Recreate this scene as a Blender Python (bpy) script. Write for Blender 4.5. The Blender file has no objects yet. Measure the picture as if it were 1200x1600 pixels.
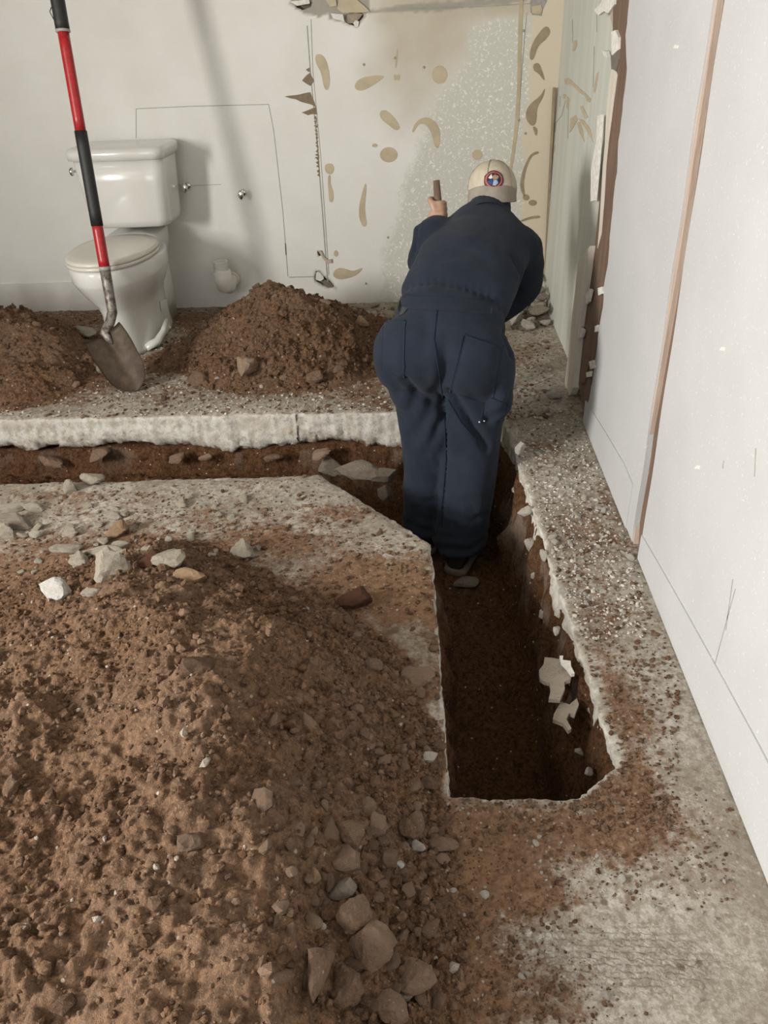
import bpy, bmesh, math, random
import numpy as np
from mathutils import Vector, Matrix
from mathutils.bvhtree import BVHTree
from mathutils.geometry import tessellate_polygon

random.seed(7)
RNG = np.random.default_rng(7)
SC = bpy.context.scene
COL = SC.collection
R = math.radians

# ------------------------------------------------------------------ camera
F_PX, CAM_H = 1202.0, 1.30
CAM_C = np.array([0.0, 0.0, CAM_H])
_p, _r, _y = R(32.5), R(-2.5), R(-3.7)
CF = np.array([math.sin(_y)*math.cos(_p), math.cos(_y)*math.cos(_p), -math.sin(_p)])
_r0 = np.array([math.cos(_y), -math.sin(_y), 0.0]); _u0 = np.cross(_r0, CF)
CR = math.cos(_r)*_r0 + math.sin(_r)*_u0
CU = -math.sin(_r)*_r0 + math.cos(_r)*_u0
cd = bpy.data.cameras.new('camera'); cam = bpy.data.objects.new('camera', cd); COL.objects.link(cam)
cd.sensor_fit = 'HORIZONTAL'; cd.sensor_width = 36.0; cd.lens = 36.0*F_PX/1200.0; cd.clip_start = 0.02
cam.matrix_world = Matrix(((CR[0], CU[0], -CF[0], 0), (CR[1], CU[1], -CF[1], 0), (CR[2], CU[2], -CF[2], CAM_H), (0, 0, 0, 1)))
SC.camera = cam

# ------------------------------------------------------------------ world, lights, exposure
w = bpy.data.worlds.new('world'); SC.world = w; w.use_nodes = True
w.node_tree.nodes['Background'].inputs[0].default_value = (0.75, 0.86, 1.0, 1)
w.node_tree.nodes['Background'].inputs[1].default_value = 1.0

def area(name, loc, target, sx, sy, power, color):
    l = bpy.data.lights.new(name, 'AREA'); l.shape = 'RECTANGLE'; l.size = sx; l.size_y = sy
    l.energy = power; l.color = color
    o = bpy.data.objects.new(name, l); COL.objects.link(o); o.location = loc
    d = Vector(target) - Vector(loc); o.rotation_euler = d.to_track_quat('-Z', 'Y').to_euler()
    return o
# daylight of the door opening behind the camera and of the window in the left wall
area('door_daylight', (-1.58, -2.95, 1.08), (-1.58, 0, 1.08), 1.1, 1.9, 26, (0.93, 0.96, 1.0))
area('window_daylight', (-3.15, -0.10, 1.45), (0, -0.10, 1.45), 0.85, 0.95, 235, (1.0, 0.97, 0.92))
SC.view_settings.view_transform = 'Standard'; SC.view_settings.look = 'None'
SC.view_settings.exposure = 0.02; SC.view_settings.gamma = 1.0; SC.view_settings.use_curve_mapping = False

# ------------------------------------------------------------------ where a point of the picture lies in the room
def ray(x, y): return (x-600)/F_PX*CR - (y-800)/F_PX*CU + CF
def gp(x, y, z=0.0):
    d = ray(x, y); return CAM_C + d*((z-CAM_H)/d[2])
def py(x, y, Y):
    d = ray(x, y); return CAM_C + d*(Y/d[1])
def pxx(x, y, X):
    d = ray(x, y); return CAM_C + d*(X/d[0])

# ------------------------------------------------------------------ noise
def _h(ix, iy, iz=0, s=0):
    n = (ix*374761393 + iy*668265263 + iz*2147483647 + s*974634541) & 0xffffffff
    n = ((n ^ (n >> 13))*1274126177) & 0xffffffff
    n = ((n ^ (n >> 16))*2246822519) & 0xffffffff
    return ((n ^ (n >> 15)) & 0xffffff)/float(0xffffff)
def vnoise(x, y, z=None, s=0):
    if z is None:
        xi = np.floor(x).astype(np.int64); yi = np.floor(y).astype(np.int64)
        fx = x-xi; fy = y-yi; fx = fx*fx*fx*(fx*(fx*6-15)+10); fy = fy*fy*fy*(fy*(fy*6-15)+10)
        a = _h(xi, yi, 0, s); b = _h(xi+1, yi, 0, s); c = _h(xi, yi+1, 0, s); d = _h(xi+1, yi+1, 0, s)
        return (a*(1-fx)+b*fx)*(1-fy) + (c*(1-fx)+d*fx)*fy
    zi = np.floor(z).astype(np.int64); fz = z-zi; fz = fz*fz*(3-2*fz)
    xi = np.floor(x).astype(np.int64); yi = np.floor(y).astype(np.int64)
    fx = x-xi; fy = y-yi; fx = fx*fx*(3-2*fx); fy = fy*fy*(3-2*fy)
    def L(k):
        a = _h(xi, yi, zi+k, s); b = _h(xi+1, yi, zi+k, s); c = _h(xi, yi+1, zi+k, s); d = _h(xi+1, yi+1, zi+k, s)
        return (a*(1-fx)+b*fx)*(1-fy) + (c*(1-fx)+d*fx)*fy
    return L(0)*(1-fz) + L(1)*fz
def fbm(x, y, f, o=4, s=0, g=0.5):
    v = 0; a = 1; t = 0
    for k in range(o):
        v = v + a*(vnoise(x*f, y*f, None, s+k*17)-0.5); t += a; a *= g; f *= 2.03
    return 2*v/t
def fbm3(x, y, z, f, o=3, s=0):
    v = 0; a = 1; t = 0
    for k in range(o):
        v = v + a*(vnoise(x*f, y*f, z*f, s+k*13)-0.5); t += a; a *= 0.5; f *= 2.03
    return 2*v/t
def clods(x, y, size, density, s=0):
    """round lumps about one per cell: height 0..1"""
    X = x/size; Y = y/size
    xi = np.floor(X).astype(np.int64); yi = np.floor(Y).astype(np.int64)
    out = np.zeros_like(X)
    for dx in (-1, 0, 1):
        for dy in (-1, 0, 1):
            cx = xi+dx; cy = yi+dy
            px_ = cx + _h(cx, cy, 1, s); py_ = cy + _h(cx, cy, 2, s)
            r = 0.28 + 0.42*_h(cx, cy, 3, s); on = _h(cx, cy, 4, s) < density
            ang = _h(cx, cy, 5, s)*6.283; ca = np.cos(ang); sa = np.sin(ang)
            ux = X-px_; uy = Y-py_
            u = ux*ca+uy*sa; v = (-ux*sa+uy*ca)*(1.0+0.7*_h(cx, cy, 6, s))
            d = (np.abs(u)**2.6+np.abs(v)**2.6)**(1/2.6)/r
            out = np.maximum(out, np.where(on, r*1.5*np.sqrt(np.clip(1-d*d, 0, 1)), 0))
    return out
def sstep(a, b, x):
    t = np.clip((x-a)/(b-a), 0, 1); return t*t*(3-2*t)
def poly_sdf(x, y, P):
    """signed distance to a polygon, negative inside"""
    P = np.asarray(P, float); n = len(P); d = np.full(x.shape, 1e9); inside = np.zeros(x.shape, bool)
    for i in range(n):
        ax, ay = P[i]; bx, by = P[(i+1) % n]
        ex, ey = bx-ax, by-ay
        t = np.clip(((x-ax)*ex+(y-ay)*ey)/(ex*ex+ey*ey), 0, 1)
        d = np.minimum(d, (x-ax-t*ex)**2+(y-ay-t*ey)**2)
        c = ((ay > y) != (by > y)) & (x < ex*(y-ay)/(ey if ey != 0 else 1e-12)+ax)
        inside ^= c
    d = np.sqrt(d)
    return np.where(inside, -d, d)

# ------------------------------------------------------------------ meshes
def mesh_np(name, V, F, attrs=None, smooth=True):
    V = np.asarray(V, np.float32); me = bpy.data.meshes.new(name)
    if isinstance(F, np.ndarray): groups = [F]
    else: groups = [np.asarray(f, np.int32) for f in F if len(f)]
    nl = sum(g.size for g in groups); nf = sum(len(g) for g in groups)
    me.vertices.add(len(V)); me.vertices.foreach_set('co', V.ravel())
    me.loops.add(nl); me.polygons.add(nf)
    me.loops.foreach_set('vertex_index', np.concatenate([g.ravel() for g in groups]).astype(np.int32))
    tot = np.concatenate([np.full(len(g), g.shape[1], np.int32) for g in groups])
    st = np.zeros(nf, np.int32); st[1:] = np.cumsum(tot)[:-1]
    me.polygons.foreach_set('loop_start', st)
    me.polygons.foreach_set('use_smooth', np.full(nf, smooth))
    for k, a in (attrs or {}).items():
        at = me.attributes.new(k, 'FLOAT', 'POINT'); at.data.foreach_set('value', np.asarray(a, np.float32))
    me.update(calc_edges=True); me.validate()
    return me
def link(name, me, mat=None, parent=None, label=None, cat=None, group=None, kind=None):
    o = bpy.data.objects.new(name, me); COL.objects.link(o)
    if mat is not None and me is not None:
        me.materials.clear(); me.materials.append(mat)
    if parent is not None: o.parent = parent
    return tag(o, label, cat, group, kind)
def tag(o, label=None, cat=None, group=None, kind=None):
    if label: o['label'] = label
    if cat: o['category'] = cat
    if group: o['group'] = group
    if kind: o['kind'] = kind
    return o
def empty(name, loc, label=None, cat=None, group=None, kind=None, rz=0):
    o = bpy.data.objects.new(name, None); COL.objects.link(o); o.location = loc; o.rotation_euler[2] = rz
    o.empty_display_size = 0.05
    return tag(o, label, cat, group, kind)
def adopt(o, parent):
    """parent o without moving it in the world (parents here are unscaled, at most turned about z)"""
    o.parent = parent
    m = Matrix.Translation(parent.location) @ parent.rotation_euler.to_matrix().to_4x4()
    o.matrix_parent_inverse = m.inverted()
    return o
def bm_mesh(name, bm, smooth=False):
    bmesh.ops.recalc_face_normals(bm, faces=bm.faces)
    me = bpy.data.meshes.new(name); bm.to_mesh(me); bm.free()
    for p in me.polygons: p.use_smooth = smooth
    return me
def box_bm(bm, c, s, rot=None, bevel=0):
    r = bmesh.ops.create_cube(bm, size=1.0); vs = r['verts']
    for v in vs:
        v.co = Vector((v.co.x*s[0], v.co.y*s[1], v.co.z*s[2]))
        if rot is not None: v.co = rot @ v.co
        v.co += Vector(c)
    if bevel:
        es = list({e for v in vs for e in v.link_edges})
        bmesh.ops.bevel(bm, geom=es, offset=bevel, segments=2, profile=0.5, affect='EDGES')
def box(name, c, s, mat, parent=None, rot=None, bevel=0, **k):
    bm = bmesh.new(); box_bm(bm, c, s, rot, bevel)
    return link(name, bm_mesh(name, bm), mat, parent, **k)
def prism(name, P3, vec, mat, parent=None, **k):
    """an outline of 3-D points given thickness along vec"""
    bm = bmesh.new(); v = Vector(vec)
    a = [bm.verts.new(Vector(p)) for p in P3]; b = [bm.verts.new(Vector(p)+v) for p in P3]
    n = len(a)
    if n <= 4: bm.faces.new(a); bm.faces.new(list(reversed(b)))
    else:
        for t in tessellate_polygon([[Vector(p) for p in P3]]):
            if len(set(t)) == 3: bm.faces.new([a[i] for i in t]); bm.faces.new([b[i] for i in reversed(t)])
    for i in range(n):
        bm.faces.new((a[(i+1) % n], a[i], b[i], b[(i+1) % n]))
    return link(name, bm_mesh(name, bm), mat, parent, **k)
def loft(rings, close=True, caps=True):
    rings = [np.asarray(r, float) for r in rings]; n = len(rings[0]); V = np.concatenate(rings); F = []
    for i in range(len(rings)-1):
        for j in range(n if close else n-1):
            F.append((i*n+j, i*n+(j+1) % n, (i+1)*n+(j+1) % n, (i+1)*n+j))
    F = np.array(F, np.int32); T = []
    if caps:
        base = len(V); V = np.vstack([V, rings[0].mean(0), rings[-1].mean(0)]); m = (len(rings)-1)*n
        for j in range(n):
            T.append((base, (j+1) % n, j)); T.append((base+1, m+j, m+(j+1) % n))
    return V, F, np.array(T, np.int32).reshape(-1, 3)
def tube_rings(pts, radii, n=16, up=(0, 0, 1)):
    """rings round a path; a radius is a number or a pair (across, thickness)"""
    pts = [Vector(p) for p in pts]; out = []; up = Vector(up); prev = None
    for i, p in enumerate(pts):
        t = (pts[min(i+1, len(pts)-1)]-pts[max(i-1, 0)]).normalized()
        if prev is None:
            s = t.cross(up)
            if s.length < 1e-3: s = t.cross(Vector((1, 0, 0)))
        else: s = prev - t*prev.dot(t)
        s.normalize(); prev = s; b = t.cross(s).normalized()
        r = radii[i]; rx, ry = r if isinstance(r, tuple) else (r, r)
        out.append([p + s*(rx*math.cos(a)) + b*(ry*math.sin(a)) for a in [2*math.pi*k/n for k in range(n)]])
    return out
def tube(name, pts, radii, mat, parent=None, n=16, up=(0, 0, 1), **k):
    V, F, T = loft(tube_rings(pts, radii, n, up)); me = mesh_np(name, V, [F, T])
    return link(name, me, mat, parent, **k)
def lathe(name, prof, mat, parent=None, n=24, mw=None, **k):
    """profile (radius, z) turned about z, then moved by the matrix mw"""
    rings = [[(r*math.cos(a), r*math.sin(a), z) for a in [2*math.pi*i/n for i in range(n)]] for r, z in prof]
    V, F, T = loft(rings)
    if mw is not None:
        M = np.array(mw); V = V @ M[:3, :3].T + M[:3, 3]
    return link(name, mesh_np(name, V, [F, T]), mat, parent, **k)
def frame_z(z, loc):
    """matrix at loc whose z axis points along z"""
    q = Vector(z).to_track_quat('Z', 'Y').to_matrix().to_4x4()
    return Matrix.Translation(Vector(loc)) @ q

# ------------------------------------------------------------------ materials
def mat(name):
    m = bpy.data.materials.new(name); m.use_nodes = True; nt = m.node_tree
    return m, nt, nt.nodes['Principled BSDF']
class NT:
    def __init__(s, nt): s.nt = nt; s.N = nt.nodes; s.L = nt.links
    def new(s, t, **k):
        n = s.N.new(t)
        for a, b in k.items(): setattr(n, a, b)
        return n
    def put(s, a, b):
        if isinstance(a, bpy.types.NodeSocket): s.L.new(a, b)
        elif isinstance(a, (tuple, list)) and len(a) == 3 and b.type == 'RGBA': b.default_value = (*a, 1)
        else: b.default_value = a
    def coord(s, obj=False):
        return s.new('ShaderNodeTexCoord').outputs['Object'] if obj else s.new('ShaderNodeNewGeometry').outputs['Position']
    def noise(s, c, scale, detail=4, rough=0.6, out='Fac', dist=0):
        n = s.new('ShaderNodeTexNoise'); s.put(c, n.inputs['Vector'])
        n.inputs['Scale'].default_value = scale; n.inputs['Detail'].default_value = detail
        n.inputs['Roughness'].default_value = rough; n.inputs['Distortion'].default_value = dist
        return n.outputs[out]
    def voro(s, c, scale, out='Distance', rnd=1.0):
        n = s.new('ShaderNodeTexVoronoi'); s.put(c, n.inputs['Vector']); n.inputs['Scale'].default_value = scale
        n.inputs['Randomness'].default_value = rnd
        return n.outputs[out]
    def ramp(s, f, a, b, lo=0.0, hi=1.0):
        n = s.new('ShaderNodeMapRange'); n.interpolation_type = 'SMOOTHSTEP'
        for v, k in ((f, 0), (a, 1), (b, 2), (lo, 3), (hi, 4)): s.put(v, n.inputs[k])
        return n.outputs[0]
    def mix(s, f, a, b, mode='MIX'):
        n = s.new('ShaderNodeMix', data_type='RGBA', blend_type=mode)
        s.put(f, n.inputs[0]); s.put(a, n.inputs[6]); s.put(b, n.inputs[7]); return n.outputs[2]
    def math(s, op, a, b=0.0):
        n = s.new('ShaderNodeMath', operation=op); s.put(a, n.inputs[0]); s.put(b, n.inputs[1]); return n.outputs[0]
    def attr(s, name): return s.new('ShaderNodeAttribute', attribute_name=name).outputs['Fac']
    def rnd(s): return s.new('ShaderNodeObjectInfo').outputs['Random']
    def bump(s, h, strength, dist, b):
        n = s.new('ShaderNodeBump'); n.inputs['Strength'].default_value = strength; n.inputs['Distance'].default_value = dist
        s.put(h, n.inputs['Height']); s.L.new(n.outputs[0], b.inputs['Normal'])
def plain(name, col, rough=0.6, metal=0.0, grain=0.12, scale=40, bump=0.15, obj=False, spec=0.5, coat=0):
    m, nt, b = mat(name); t = NT(nt); c = t.coord(obj)
    n = t.noise(c, scale, 4)
    t.put(t.mix(t.ramp(n, 0.3, 0.7), tuple(x*(1-grain) for x in col), tuple(min(1, x*(1+grain)) for x in col)), b.inputs['Base Color'])
    b.inputs['Roughness'].default_value = rough; b.inputs['Metallic'].default_value = metal
    b.inputs['Specular IOR Level'].default_value = spec; b.inputs['Coat Weight'].default_value = coat
    if bump: t.bump(t.noise(c, scale*4, 3), bump, 0.004, b)
    return m
SOIL_D, SOIL_M, SOIL_L = (0.072, 0.039, 0.022), (0.235, 0.138, 0.083), (0.44, 0.295, 0.195)
def soil_mat(name, tone=1.0, obj=False, per_object=False):
    m, nt, b = mat(name); t = NT(nt); c = t.coord(obj)
    tn = tone if isinstance(tone, tuple) else (tone,)*3
    sc = lambda k: tuple(v*q for v, q in zip(k, tn))
    q = 0.05 if obj else 1.0
    big = t.noise(c, 5 if not obj else 1.1, 4, 0.6); fine = t.noise(c, 75*q, 6, 0.75)
    col = t.mix(t.ramp(big, 0.3, 0.7), sc(SOIL_M), sc((0.27, 0.152, 0.083)))
    col = t.mix(t.ramp(fine, 0.35, 0.62), sc(SOIL_D), col)
    col = t.mix(t.ramp(t.noise(c, 190*q, 3, 0.7), 0.55, 0.75), col, sc(SOIL_L))
    chips = t.voro(c, 95*q, 'Color'); sep = t.new('ShaderNodeSeparateColor'); t.put(chips, sep.inputs[0])
    spot = t.math('MULTIPLY', t.ramp(sep.outputs[0], 0.972, 0.98), t.ramp(t.voro(c, 95*q), 0.35, 0.22))
    col = t.mix(spot, col, (0.62, 0.55, 0.47))
    if per_object:
        col = t.mix(t.ramp(t.rnd(), 0.0, 1.0, 0.25, 0.8), col, sc((0.46, 0.33, 0.24)))
        col = t.mix(t.ramp(t.math('FRACT', t.math('MULTIPLY', t.rnd(), 7.3)), 0.75, 1.0, 0.0, 0.6), col, sc((0.16, 0.10, 0.066)))
    else:
        col = t.mix(t.attr('tint'), col, sc((0.44, 0.30, 0.21)))
        col = t.mix(t.attr('dark'), col, sc((0.07, 0.04, 0.026)))
        col = t.mix(t.attr('pale'), col, (0.60, 0.53, 0.45))
    t.put(col, b.inputs['Base Color']); b.inputs['Roughness'].default_value = 0.96; b.inputs['Specular IOR Level'].default_value = 0.15
    h = t.math('ADD', t.noise(c, 120*q, 5, 0.75), t.math('MULTIPLY', t.noise(c, 420*q, 3, 0.7), 0.5))
    t.bump(h, 1.0, 0.009, b)
    return m
def stone_mat(name, a, bcol, dirt=0.35):
    m, nt, b = mat(name); t = NT(nt); c = t.coord(True); rr = t.rnd()
    col = t.mix(t.ramp(t.noise(c, 3.0, 5, 0.65), 0.3, 0.7), a, bcol)
    col = t.mix(t.ramp(t.noise(c, 14, 4, 0.7), 0.58, 0.72, 0, 0.6), col, tuple(v*0.45 for v in a))
    col = t.mix(t.ramp(t.noise(c, 2.2, 5, 0.7), 0.62-dirt*0.35, 0.78, 0, 0.85), col, (0.24, 0.145, 0.085))
    t.put(col, b.inputs['Base Color']); b.inputs['Roughness'].default_value = 0.92; b.inputs['Specular IOR Level'].default_value = 0.2
    t.bump(t.noise(c, 11, 6, 0.75), 0.7, 0.03, b)
    return m
M = {}
M['soil'] = soil_mat('soil')
M['clod'] = soil_mat('soil_clod', 1.0, True, True)
M['shaded_soil'] = soil_mat('shaded_trench_soil', (0.66, 0.56, 0.46))  # redder trench soil, its colour also darkened to stand in for shade
M['stone'] = stone_mat('concrete_rubble', (0.50, 0.455, 0.375), (0.42, 0.37, 0.29))
M['white_stone'] = stone_mat('white_rubble', (0.78, 0.76, 0.72), (0.66, 0.63, 0.57), 0.05)
M['tan_stone'] = stone_mat('tan_stone', (0.45, 0.31, 0.19), (0.36, 0.23, 0.14), 0.2)
M['grey_stone'] = stone_mat('grey_stone', (0.36, 0.31, 0.25), (0.27, 0.225, 0.175), 0.3)
M['red_stone'] = stone_mat('red_stone', (0.13, 0.06, 0.035), (0.10, 0.048, 0.03), 0.0)
M['gravel'] = stone_mat('gravel', (0.66, 0.62, 0.55), (0.52, 0.47, 0.40), 0.15)

def floor_material():
    m, nt, b = mat('dirty_concrete'); t = NT(nt); c = t.coord()
    col = t.mix(t.ramp(t.noise(c, 4, 5, 0.65), 0.3, 0.7), (0.33, 0.29, 0.235), (0.57, 0.53, 0.465))
    col = t.mix(t.ramp(t.noise(c, 60, 5, 0.75), 0.40, 0.60, 0, 0.75), col, (0.25, 0.21, 0.16))
    white = t.ramp(t.noise(c, 38, 6, 0.8, dist=0.6), 0.52, 0.62, 0, 0.85)
    col = t.mix(t.math('MULTIPLY', white, t.attr('chalk')), col, (0.70, 0.68, 0.63))
    fresh = t.mix(t.ramp(t.noise(c, 30, 5, 0.7), 0.4, 0.66), (0.66, 0.635, 0.58), (0.42, 0.385, 0.32))
    fresh = t.mix(t.ramp(t.noise(c, 9, 5, 0.7), 0.45, 0.65, 0, 0.6), fresh, (0.50, 0.44, 0.35))
    fresh = t.mix(t.ramp(t.noise(c, 48, 4, 0.7), 0.62, 0.70, 0, 0.7), fresh, (0.24, 0.20, 0.155))
    col = t.mix(t.attr('fresh'), col, fresh)
    spots = t.ramp(t.voro(c, 17), 0.16, 0.10); keep = t.ramp(t.noise(c, 7, 2), 0.52, 0.6)
    col = t.mix(t.math('MULTIPLY', t.math('MULTIPLY', spots, keep), t.math('SUBTRACT', 0.8, t.attr('fresh'))), col, (0.16, 0.12, 0.085))
    d = t.attr('dirt')
    n = t.math('ADD', t.math('MULTIPLY', t.noise(c, 34, 7, 0.78), 0.62), t.math('MULTIPLY', t.noise(c, 6, 5, 0.7), 0.38))
    dm = t.ramp(t.math('ADD', d, t.math('MULTIPLY', t.math('SUBTRACT', n, 0.5), 3.1)), 0.28, 0.80)
    soil = t.mix(t.ramp(t.noise(c, 80, 5, 0.75), 0.35, 0.65), (0.13, 0.074, 0.044), (0.27, 0.162, 0.10))
    soil = t.mix(t.attr('ochre'), soil, (0.25, 0.15, 0.080))
    col = t.mix(dm, col, soil)
    chips = t.voro(c, 130, 'Color'); sep = t.new('ShaderNodeSeparateColor'); t.put(chips, sep.inputs[0])
    spot = t.math('MULTIPLY', t.ramp(sep.outputs[0], 0.90, 0.93), t.ramp(t.voro(c, 130), 0.4, 0.25))
    col = t.mix(t.math('MULTIPLY', spot, t.attr('chips')), col, (0.72, 0.68, 0.60))
    t.put(col, b.inputs['Base Color']); b.inputs['Roughness'].default_value = 0.95; b.inputs['Specular IOR Level'].default_value = 0.2
    wv = t.new('ShaderNodeTexWave', wave_type='BANDS', bands_direction='Y'); t.put(c, wv.inputs['Vector'])
    wv.inputs['Scale'].default_value = 30; wv.inputs['Distortion'].default_value = 5.5; wv.inputs['Detail'].default_value = 2; wv.inputs['Detail Scale'].default_value = 3
    h = t.math('ADD', t.noise(c, 90, 6, 0.75), t.math('MULTIPLY', wv.outputs['Fac'], t.math('MULTIPLY', t.attr('ridges'), 2.4)))
    t.bump(h, 0.75, 0.006, b)
    return m
M['floor'] = floor_material()

def back_wall_material():
    m, nt, b = mat('old_painted_drywall'); t = NT(nt); c = t.coord()
    col = t.mix(t.ramp(t.noise(c, 2.2, 4), 0.3, 0.7), (0.72, 0.71, 0.665), (0.78, 0.775, 0.735))
    tan = t.mix(t.ramp(t.noise(c, 3, 4), 0.3, 0.7), (0.50, 0.445, 0.35), (0.57, 0.52, 0.43))
    col = t.mix(t.attr('tan'), col, tan)
    sp = t.ramp(t.noise(c, 70, 3, 0.6, dist=0.8), 0.56, 0.63)
    speck = t.mix(sp, (0.585, 0.58, 0.52), (0.80, 0.79, 0.73))
    sm = t.ramp(t.math('ADD', t.attr('speck'), t.math('MULTIPLY', t.math('SUBTRACT', t.noise(c, 25, 5, 0.7), 0.5), 0.7)), 0.3, 0.7)
    col = t.mix(sm, col, speck)
    col = t.mix(t.attr('cream'), col, (0.66, 0.585, 0.46))
    col = t.mix(t.attr('paper'), col, (0.36, 0.335, 0.285))
    t.put(col, b.inputs['Base Color']); b.inputs['Roughness'].default_value = 0.72; b.inputs['Specular IOR Level'].default_value = 0.3
    t.bump(t.math('ADD', t.noise(c, 130, 4, 0.6), t.math('MULTIPLY', t.attr('paper'), t.noise(c, 40, 5, 0.7))), 0.25, 0.004, b)
    return m
M['wall_back'] = back_wall_material()
def right_far_material():
    m, nt, b = mat('stripped_greenish_drywall'); t = NT(nt); c = t.coord()
    st = t.new('ShaderNodeMapping'); t.put(c, st.inputs['Vector']); st.inputs['Scale'].default_value = (1, 9, 0.6)
    col = t.mix(t.ramp(t.noise(st.outputs[0], 2.2, 4), 0.35, 0.68), (0.53, 0.545, 0.49), (0.60, 0.61, 0.55))
    col = t.mix(t.ramp(t.noise(st.outputs[0], 7, 4, 0.7), 0.66, 0.74, 0, 0.3), col, (0.38, 0.38, 0.33))
    t.put(col, b.inputs['Base Color']); b.inputs['Roughness'].default_value = 0.7; b.inputs['Specular IOR Level'].default_value = 0.3
    t.bump(t.noise(c, 90, 3), 0.12, 0.004, b)
    return m
M['wall_right_far'] = right_far_material()
def sheet_material():
    m, nt, b = mat('bare_drywall'); t = NT(nt); c = t.coord()
    col = t.mix(t.ramp(t.noise(c, 1.6, 4), 0.3, 0.7), (0.48, 0.482, 0.482), (0.53, 0.532, 0.532))
    col = t.mix(t.ramp(t.noise(c, 150, 2), 0.64, 0.72, 0, 0.5), col, (0.78, 0.78, 0.77))
    col = t.mix(t.ramp(t.noise(c, 11, 3), 0.70, 0.76, 0, 0.25), col, (0.46, 0.45, 0.42))
    t.put(col, b.inputs['Base Color']); b.inputs['Roughness'].default_value = 0.8; b.inputs['Specular IOR Level'].default_value = 0.25
    t.bump(t.noise(c, 220, 3), 0.2, 0.003, b)
    return m
M['sheet'] = sheet_material()
def wood_material(name, a, bcol):
    m, nt, b = mat(name); t = NT(nt); c = t.coord()
    mp = t.new('ShaderNodeMapping'); t.put(c, mp.inputs['Vector']); mp.inputs['Scale'].default_value = (14, 14, 1.2)
    col = t.mix(t.ramp(t.noise(mp.outputs[0], 4, 5, 0.65), 0.3, 0.7), a, bcol)
    t.put(col, b.inputs['Base Color']); b.inputs['Roughness'].default_value = 0.8
    t.bump(t.noise(mp.outputs[0], 8, 4), 0.3, 0.004, b)
    return m
M['pale_wood'] = wood_material('pale_wood', (0.54, 0.44, 0.37), (0.43, 0.325, 0.26))
M['brown_wood'] = wood_material('brown_wood', (0.20, 0.125, 0.085), (0.12, 0.072, 0.048))
M['handle_wood'] = wood_material('handle_wood', (0.20, 0.135, 0.09), (0.14, 0.09, 0.06))
M['painted_wood'] = wood_material('painted_batten', (0.70, 0.65, 0.57), (0.60, 0.54, 0.46))
M['gypsum'] = plain('gypsum_edge', (0.74, 0.72, 0.67), 0.9, scale=60, bump=0.4)
M['cavity'] = plain('wall_cavity', (0.17, 0.15, 0.12), 0.95, scale=30, bump=0.5)
M['adhesive'] = plain('tan_adhesive', (0.49, 0.41, 0.28), 0.55, scale=14, bump=0.2, grain=0.1)
M['adhesive_dark'] = plain('brown_adhesive', (0.31, 0.245, 0.16), 0.55, scale=25, bump=0.2)
M['torn_paper'] = plain('torn_brown_paper', (0.23, 0.175, 0.115), 0.9, scale=60, bump=0.4)
M['pencil'] = plain('grey_marking', (0.33, 0.32, 0.29), 0.9, bump=0)  # dark grey of joints, pencil lines, screw holes and scratches
M['white_paint'] = plain('white_baseboard', (0.74, 0.735, 0.71), 0.6, scale=10, grain=0.04, bump=0.1)
M['ceramic'] = plain('vitreous_china', (0.72, 0.715, 0.68), 0.2, scale=3, grain=0.02, bump=0, obj=True, coat=0.4)
M['seat_plastic'] = plain('bone_seat_plastic', (0.68, 0.655, 0.58), 0.25, scale=3, grain=0.02, bump=0, obj=True)
M['chrome'] = plain('chrome', (0.75, 0.74, 0.72), 0.15, 1.0, 0.03, bump=0, obj=True)
M['pvc'] = plain('white_pvc', (0.76, 0.74, 0.68), 0.35, scale=20, grain=0.04, bump=0.05)
M['red_tube'] = plain('red_fibreglass', (0.40, 0.018, 0.022), 0.33, scale=60, grain=0.15, bump=0.05)
M['rubber'] = plain('black_rubber_grip', (0.018, 0.018, 0.018), 0.5, scale=120, grain=0.3, bump=0.25)
M['ring'] = plain('grey_ring', (0.38, 0.37, 0.35), 0.5, bump=0)
def worn_steel():
    m, nt, b = mat('worn_steel'); t = NT(nt); c = t.coord()
    col = t.mix(t.ramp(t.noise(c, 28, 6, 0.75), 0.42, 0.58), (0.30, 0.28, 0.25), (0.11, 0.085, 0.065))
    t.put(col, b.inputs['Base Color']); b.inputs['Metallic'].default_value = 0.55; b.inputs['Roughness'].default_value = 0.5
    t.bump(t.noise(c, 70, 4), 0.3, 0.003, b); return m
M['worn_steel'] = worn_steel()
def blade_steel():
    m, nt, b = mat('soil_stained_blade'); t = NT(nt); c = t.coord()
    col = t.mix(t.ramp(t.noise(c, 16, 6, 0.7), 0.38, 0.66), (0.062, 0.043, 0.029), (0.105, 0.074, 0.05))
    t.put(col, b.inputs['Base Color']); b.inputs['Metallic'].default_value = 0.35; b.inputs['Roughness'].default_value = 0.55; return m
M['blade'] = blade_steel()
def cloth_material(name, a, bcol, dust=0.5):
    m, nt, b = mat(name); t = NT(nt); c = t.coord()
    col = t.mix(t.ramp(t.noise(c, 7, 4), 0.3, 0.7), a, bcol)
    col = t.mix(t.ramp(t.noise(c, 26, 6, 0.75, dist=0.5), 0.64, 0.82, 0, dust), col, (0.10, 0.105, 0.115))
    t.put(col, b.inputs['Base Color']); b.inputs['Roughness'].default_value = 0.92; b.inputs['Specular IOR Level'].default_value = 0.15
    b.inputs['Sheen Weight'].default_value = 0.06
    t.bump(t.math('ADD', t.noise(c, 35, 4, 0.6), t.math('MULTIPLY', t.noise(c, 600, 2), 0.25)), 0.3, 0.006, b)
    return m
M['navy'] = cloth_material('navy_twill', (0.0150, 0.0205, 0.032), (0.021, 0.028, 0.042))
M['navy_seam'] = cloth_material('navy_stitching', (0.011, 0.017, 0.032), (0.014, 0.021, 0.038), 0.3)
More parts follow.
